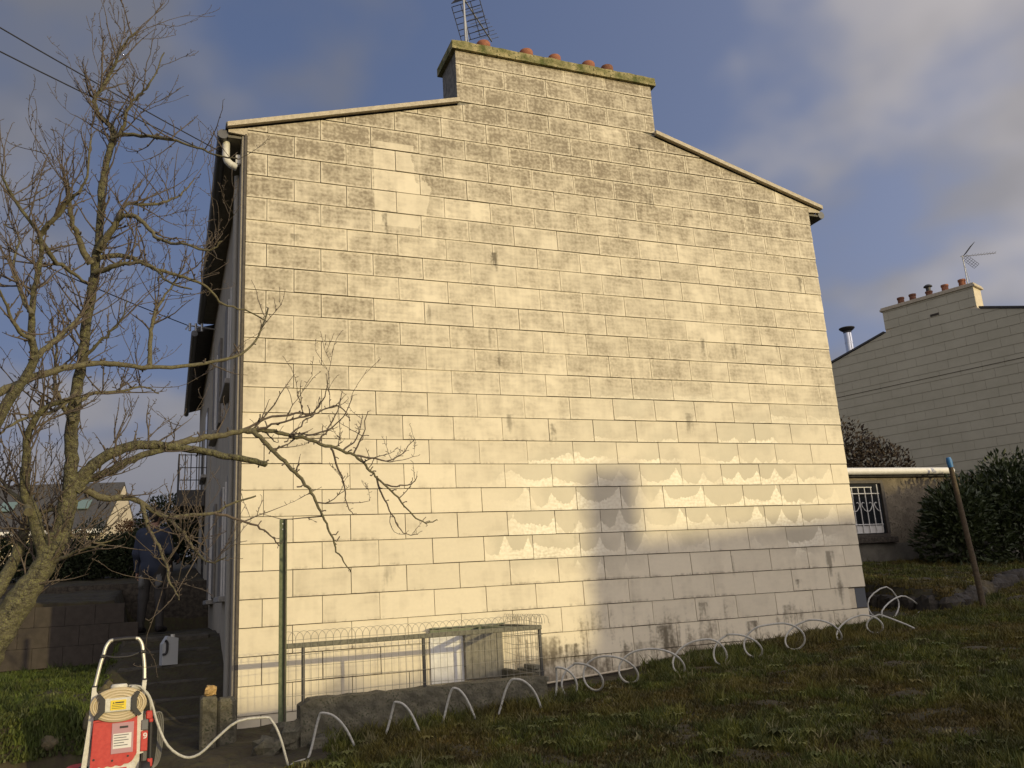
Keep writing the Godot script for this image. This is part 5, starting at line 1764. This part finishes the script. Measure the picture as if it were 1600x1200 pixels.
func make_person() -> void:
	var gy := 1.328
	var t := thing("person", "person in navy jacket and stained dark trousers standing in the shade beside the house", "person", Vector3(-1.40, gy, -4.5), PI * 0.88)
	# faces local +z; turned away from the camera, head tilted to the work in hand
	var J := Color(0.028, 0.036, 0.062)
	var T := Color(0.045, 0.042, 0.038)
	var S := Color(0.34, 0.20, 0.14)
	var B := Color(0.02, 0.018, 0.016)
	var b := []
	b.append([Vector3(0, 0.93, 0), Vector3(0, 1.05, 0.0), 0.155, 0.15, J])
	b.append([Vector3(-0.06, 1.1, 0), Vector3(-0.08, 1.33, 0.0), 0.125, 0.13, J])
	b.append([Vector3(0.06, 1.1, 0), Vector3(0.08, 1.33, 0.0), 0.125, 0.13, J])
	b.append([Vector3(-0.15, 1.42, 0), Vector3(0.15, 1.42, 0), 0.075, 0.075, J])
	b.append([Vector3(0, 1.44, 0.0), Vector3(0, 1.54, 0.03), 0.06, 0.055, S])
	for s in [-1.0, 1.0]:
		b.append([Vector3(s * 0.09, 0.9, 0), Vector3(s * 0.12, 0.5, 0.015), 0.1, 0.066, T])
		b.append([Vector3(s * 0.12, 0.5, 0.015), Vector3(s * 0.135, 0.1, -0.02), 0.068, 0.052, T])
		b.append([Vector3(s * 0.135, 0.05, -0.04), Vector3(s * 0.15, 0.04, 0.14), 0.048, 0.04, B])
	var el := [Vector3(-0.255, 1.14, -0.02), Vector3(0.25, 1.13, 0.02)]
	var wr := [Vector3(-0.25, 1.06, 0.22), Vector3(0.27, 0.90, 0.12)]
	for i in 2:
		var s := -1.0 if i == 0 else 1.0
		b.append([Vector3(s * 0.19, 1.4, 0), el[i], 0.066, 0.054, J])
		b.append([el[i], wr[i], 0.054, 0.042, J])
		b.append([wr[i], wr[i] + (wr[i] - el[i]).normalized() * 0.035, 0.03, 0.03, S])
	var st := begin()
	skin(st, b, 0.018, 0.05)
	# head
	var hb := []
	var c := Vector3(0, 1.64, 0.045)
	hb.append([c + Vector3(0, 0.035, -0.02), c + Vector3(0, 0.045, 0.02), 0.088, 0.085, S])
	hb.append([c + Vector3(0, -0.02, 0.02), c + Vector3(0, -0.085, 0.05), 0.068, 0.038, S])
	hb.append([c + Vector3(0, 0.0, 0.095), c + Vector3(0, -0.028, 0.115), 0.01, 0.016, S])
	hb.append([c + Vector3(-0.022, -0.058, 0.082), c + Vector3(0.022, -0.058, 0.082), 0.009, 0.009, Color(0.28, 0.12, 0.1)])
	for s in [-1.0, 1.0]:
		hb.append([c + Vector3(s * 0.034, 0.012, 0.086), c + Vector3(s * 0.03, 0.012, 0.09), 0.011, 0.011, Color(0.5, 0.48, 0.45)])
		hb.append([c + Vector3(s * 0.088, 0.02, 0.0), c + Vector3(s * 0.092, -0.025, 0.005), 0.016, 0.011, S])
	hb.append([c + Vector3(0, -0.06, -0.015), c + Vector3(0, -0.14, -0.03), 0.055, 0.056, S])
	skin(st, hb, 0.008, 0.014)
	for i in 2:
		var dir: Vector3 = (wr[i] - el[i]).normalized()
		var s := -1.0 if i == 0 else 1.0
		var side := dir.cross(Vector3(s, 0, 0)).normalized()
		var w: Vector3 = wr[i] + dir * 0.03
		var fb := [[w, w + dir * 0.07, 0.026, 0.03, S]]
		for q in 4:
			var r0: Vector3 = w + dir * 0.085 + side * (q - 1.5) * 0.019
			var ln: float = [0.034, 0.041, 0.039, 0.03][q]
			var m := r0 + dir * ln + Vector3(-s * 0.012, 0, 0)
			fb.append([w + dir * 0.04 + side * (q - 1.5) * 0.015, r0, 0.0115, 0.0105, S])
			fb.append([r0, m, 0.0105, 0.0095, S])
			fb.append([m, m + dir * ln * 0.5 + Vector3(-s * 0.028, 0, 0), 0.0095, 0.008, S])
		fb.append([w + dir * 0.02 - side * 0.02, w + dir * 0.05 - side * 0.05, 0.0125, 0.0105, S])
		fb.append([w + dir * 0.05 - side * 0.05, w + dir * 0.085 - side * 0.052, 0.0105, 0.009, S])
		skin(st, fb, 0.006, 0.007)
	put("body", st, mats.person, t)
	st = begin()
	skin(st, [[c + Vector3(0, 0.06, -0.03), c + Vector3(0, 0.068, 0.005), 0.09, 0.084, B], [c + Vector3(0, 0.0, -0.05), c + Vector3(0, -0.04, -0.05), 0.066, 0.05, B]], 0.012, 0.03)
	put("hair", st, mats.person, t)
	st = begin()
	for s in [-1.0, 1.0]:
		lump(st, Vector3(s * 0.125, 0.72, -0.055), Vector3(0.05, 0.1, 0.045), 5 + int(s), 0.3, false)
	put("trouser_patch", st, mats.patch, t)

# ---------------------------------------------------------------- materials
func make_materials() -> void:
	mats.soil = grain_mat(Color(0.034, 0.025, 0.013), Color(0.06, 0.047, 0.02), 1, 0.02, 0.6, 0.95, 0.8, Color(0.05, 0.052, 0.014))
	var g := StandardMaterial3D.new()
	g.vertex_color_use_as_albedo = true
	g.roughness = 0.75
	g.backlight_enabled = true
	g.backlight = Color(0.12, 0.16, 0.05)
	mats.grass = g
	mats.backing = grain_mat(Color(0.07, 0.055, 0.035), Color(0.12, 0.095, 0.06), 2, 0.03, 1.0)
	mats.dark_stone = grain_mat(Color(0.035, 0.028, 0.02), Color(0.085, 0.07, 0.05), 3, 0.03, 1.4, 0.9, 0.8)
	mats.cream = grain_mat(Color(0.55, 0.47, 0.33), Color(0.66, 0.57, 0.40), 4, 0.02, 0.8, 0.75)
	mats.cream_trim = grain_mat(Color(0.42, 0.36, 0.25), Color(0.62, 0.54, 0.39), 5, 0.03, 1.6, 0.7, 0.0, Color(0.30, 0.24, 0.15))
	mats.felt = flat_mat(Color(0.09, 0.095, 0.10), 0.8)
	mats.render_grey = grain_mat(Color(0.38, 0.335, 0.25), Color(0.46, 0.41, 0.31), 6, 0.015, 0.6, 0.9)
	mats.corner = grain_mat(Color(0.30, 0.265, 0.20), Color(0.37, 0.325, 0.245), 7, 0.02, 1.0, 0.75)
	mats.dark_brown = grain_mat(Color(0.06, 0.05, 0.04), Color(0.09, 0.075, 0.055), 8, 0.03, 1.5, 0.7)
	mats.slate_roof = grain_mat(Color(0.045, 0.043, 0.042), Color(0.085, 0.08, 0.072), 9, 0.03, 1.0, 0.75)
	mats.soffit = grain_mat(Color(0.13, 0.12, 0.095), Color(0.18, 0.165, 0.13), 10, 0.02, 1.0)
	mats.gutter = flat_mat(Color(0.10, 0.10, 0.10), 0.5)
	mats.gutter_pale = flat_mat(Color(0.30, 0.285, 0.24), 0.55)
	mats.white_plastic = grain_mat(Color(0.58, 0.555, 0.47), Color(0.74, 0.72, 0.64), 12, 0.03, 3.0, 0.45, 0.0, Color(0.50, 0.47, 0.38))
	mats.white_paint = grain_mat(Color(0.68, 0.66, 0.60), Color(0.78, 0.76, 0.70), 13, 0.02, 1.2, 0.55)
	mats.glass_dark = flat_mat(Color(0.02, 0.022, 0.025), 0.12)
	mats.sill = grain_mat(Color(0.28, 0.27, 0.24), Color(0.36, 0.34, 0.30), 14, 0.03, 1.5)
	mats.shutter = grain_mat(Color(0.16, 0.15, 0.13), Color(0.22, 0.20, 0.17), 15, 0.03, 1.5, 0.7)
	mats.chimney = grain_mat(Color(0.15, 0.14, 0.115), Color(0.27, 0.25, 0.20), 16, 0.03, 1.2, 0.9, 0.3)
	mats.mossy = grain_mat(Color(0.09, 0.10, 0.022), Color(0.46, 0.38, 0.19), 17, 0.02, 0.7, 0.95, 1.0, Color(0.05, 0.06, 0.014))
	mats.terracotta = grain_mat(Color(0.24, 0.085, 0.04), Color(0.36, 0.14, 0.068), 18, 0.03, 2.0, 0.8)
	mats.terracotta_dark = grain_mat(Color(0.13, 0.055, 0.03), Color(0.24, 0.10, 0.05), 19, 0.04, 2.0, 0.85)
	mats.galvanised = flat_mat(Color(0.38, 0.38, 0.37), 0.45, 0.6)
	mats.dark_metal = flat_mat(Color(0.06, 0.057, 0.052), 0.55, 0.3)
	mats.steel = flat_mat(Color(0.62, 0.64, 0.68), 0.2, 1.0)
	mats.old_concrete = grain_mat(Color(0.075, 0.068, 0.045), Color(0.17, 0.15, 0.10), 20, 0.025, 0.9, 0.95, 1.2, Color(0.04, 0.045, 0.02))
	mats.rail = grain_mat(Color(0.11, 0.105, 0.075), Color(0.19, 0.18, 0.13), 21, 0.04, 2.0, 0.8)
	mats.wire = flat_mat(Color(0.30, 0.28, 0.22), 0.6, 0.3)
	mats.grey_wood = grain_mat(Color(0.20, 0.185, 0.14), Color(0.27, 0.25, 0.19), 22, 0.03, 1.5)
	mats.green_sheet = grain_mat(Color(0.12, 0.15, 0.09), Color(0.18, 0.21, 0.135), 23, 0.03, 1.4, 0.6)
	mats.post_green = grain_mat(Color(0.085, 0.105, 0.045), Color(0.13, 0.15, 0.07), 24, 0.04, 2.0, 0.6)
	mats.post_brown = grain_mat(Color(0.05, 0.04, 0.025), Color(0.09, 0.07, 0.045), 25, 0.04, 2.0, 0.7)
	mats.ochre = grain_mat(Color(0.36, 0.22, 0.075), Color(0.50, 0.34, 0.14), 26, 0.04, 4.0, 0.9)
	mats.hose = grain_mat(Color(0.33, 0.315, 0.255), Color(0.53, 0.515, 0.45), 39, 0.04, 3.0, 0.45)
	mats.red_plastic = grain_mat(Color(0.47, 0.035, 0.03), Color(0.58, 0.055, 0.042), 27, 0.03, 3.0, 0.45, 0.0, Color(0.42, 0.06, 0.045))
	mats.red_dark = flat_mat(Color(0.28, 0.02, 0.018), 0.5)
	mats.black_plastic = flat_mat(Color(0.022, 0.02, 0.02), 0.5)
	mats.reel_hose = flat_mat(Color(0.50, 0.40, 0.24), 0.5)
	mats.reel_hose_pale = flat_mat(Color(0.58, 0.48, 0.31), 0.5)
	mats.yellow = flat_mat(Color(0.80, 0.60, 0.03), 0.5)
	mats.paper = flat_mat(Color(0.74, 0.71, 0.66), 0.8)
	mats.pouch = flat_mat(Color(0.50, 0.30, 0.32), 0.15)
	mats.handle = flat_mat(Color(0.62, 0.59, 0.50), 0.35, 0.5)
	mats.side_dark = flat_mat(Color(0.10, 0.095, 0.085), 0.5)
	mats.badge_grey = flat_mat(Color(0.14, 0.14, 0.145), 0.5)
	mats.cable_grey = flat_mat(Color(0.13, 0.125, 0.11), 0.5)
	mats.cable_black = flat_mat(Color(0.02, 0.02, 0.022), 0.7)
	mats.bucket_white = flat_mat(Color(0.42, 0.43, 0.42), 0.5)
	mats.bark = grain_mat(Color(0.04, 0.034, 0.023), Color(0.135, 0.118, 0.068), 28, 0.045, 1.6, 0.95, 2.5, Color(0.21, 0.22, 0.06))
	mats.branch_bark = grain_mat(Color(0.075, 0.06, 0.04), Color(0.15, 0.132, 0.076), 29, 0.05, 3.0, 0.95, 0.8, Color(0.22, 0.22, 0.07))
	mats.twig = grain_mat(Color(0.082, 0.062, 0.046), Color(0.14, 0.11, 0.08), 30, 0.05, 4.0, 0.9)
	var leafs := {"leaf_red": Color(0.045, 0.03, 0.018), "leaf_dark": Color(0.028, 0.04, 0.012), "leaf_laurel": Color(0.04, 0.055, 0.014), "leaf_russet": Color(0.22, 0.10, 0.035), "leaf_gold": Color(0.34, 0.25, 0.04)}
	for k in leafs:
		var m := StandardMaterial3D.new()
		m.albedo_color = lin(leafs[k])
		m.vertex_color_use_as_albedo = true
		m.roughness = 0.8 if k != "leaf_laurel" else 0.55
		m.backlight_enabled = true
		m.backlight = lin(leafs[k] * 0.6)
		mats[k] = m
	mats.post_wood = grain_mat(Color(0.06, 0.042, 0.022), Color(0.11, 0.08, 0.045), 31, 0.04, 2.0, 0.9, 0.6)
	mats.blue_plastic = flat_mat(Color(0.03, 0.16, 0.36), 0.4)
	mats.garage_wall = grain_mat(Color(0.14, 0.115, 0.078), Color(0.24, 0.20, 0.135), 32, 0.02, 0.5, 0.9, 0.5, Color(0.09, 0.075, 0.052))
	mats.garage_plinth = grain_mat(Color(0.12, 0.11, 0.085), Color(0.17, 0.155, 0.12), 33, 0.02, 0.6, 0.9)
	mats.wet_stone = grain_mat(Color(0.02, 0.016, 0.01), Color(0.05, 0.04, 0.026), 38, 0.03, 1.4, 0.85, 0.8)
	mats.joint_grey = flat_mat(Color(0.44, 0.405, 0.29), 0.9)
	mats.neighbour_clad = grain_mat(Color(0.46, 0.425, 0.30), Color(0.52, 0.48, 0.345), 34, 0.01, 0.3, 0.75)
	mats.bed_stone = grain_mat(Color(0.08, 0.062, 0.035), Color(0.18, 0.14, 0.075), 35, 0.03, 1.5, 0.95, 1.0, Color(0.06, 0.075, 0.02))
	mats.step_stone = grain_mat(Color(0.045, 0.04, 0.03), Color(0.085, 0.075, 0.055), 36, 0.03, 1.0, 0.9, 0.5)
	mats.pink_block = grain_mat(Color(0.045, 0.036, 0.027), Color(0.06, 0.048, 0.037), 37, 0.03, 1.0, 0.9)
	mats.jug = flat_mat(Color(0.42, 0.43, 0.42), 0.5)
	mats.skylight = flat_mat(Color(0.16, 0.22, 0.20), 0.25)
	var pm := StandardMaterial3D.new()
	pm.vertex_color_use_as_albedo = true
	pm.roughness = 0.85
	mats.person = pm
	mats.patch = flat_mat(Color(0.13, 0.13, 0.125), 0.9)

func _ready() -> void:
	var cam := Camera3D.new()
	cam.name = "camera"
	cam.fov = 48.56
	cam.near = 0.05
	cam.far = 600.0
	add_child(cam)
	cam.position = Vector3(-1.203, 1.599, 9.175)
	cam.rotation_order = EULER_ORDER_YXZ
	cam.rotation = Vector3(deg_to_rad(13.706), deg_to_rad(-22.301), deg_to_rad(-3.381))
	cam.current = true
	var env := Environment.new()
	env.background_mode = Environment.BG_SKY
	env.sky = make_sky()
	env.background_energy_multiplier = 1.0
	env.tonemap_mode = Environment.TONE_MAPPER_LINEAR
	env.tonemap_exposure = 1.0
	env.sdfgi_enabled = true
	env.ssao_enabled = true
	env.ssil_enabled = true
	var we := WorldEnvironment.new()
	we.name = "environment"
	we.environment = env
	add_child(we)
	var sun := DirectionalLight3D.new()
	sun.name = "sun"
	sun.light_color = Color(1.0, 0.92, 0.70)
	sun.light_energy = 0.78
	sun.light_angular_distance = 0.55
	sun.shadow_enabled = true
	add_child(sun)
	sun.basis = Basis.looking_at(-SUN.normalized(), Vector3.UP)
	make_materials()
	make_ground()
	make_shading_houses()
	make_house()
	make_right()
	make_left()
	make_fence()
	make_tree()
	make_hose()
	make_washer()
	make_person()
	make_aerial("chimney_aerial", "dark television aerial on the left end of the big chimney", Vector3(2.34, 8.6, -0.4), deg_to_rad(48.0), 1.06, 1.05)
	make_grass()
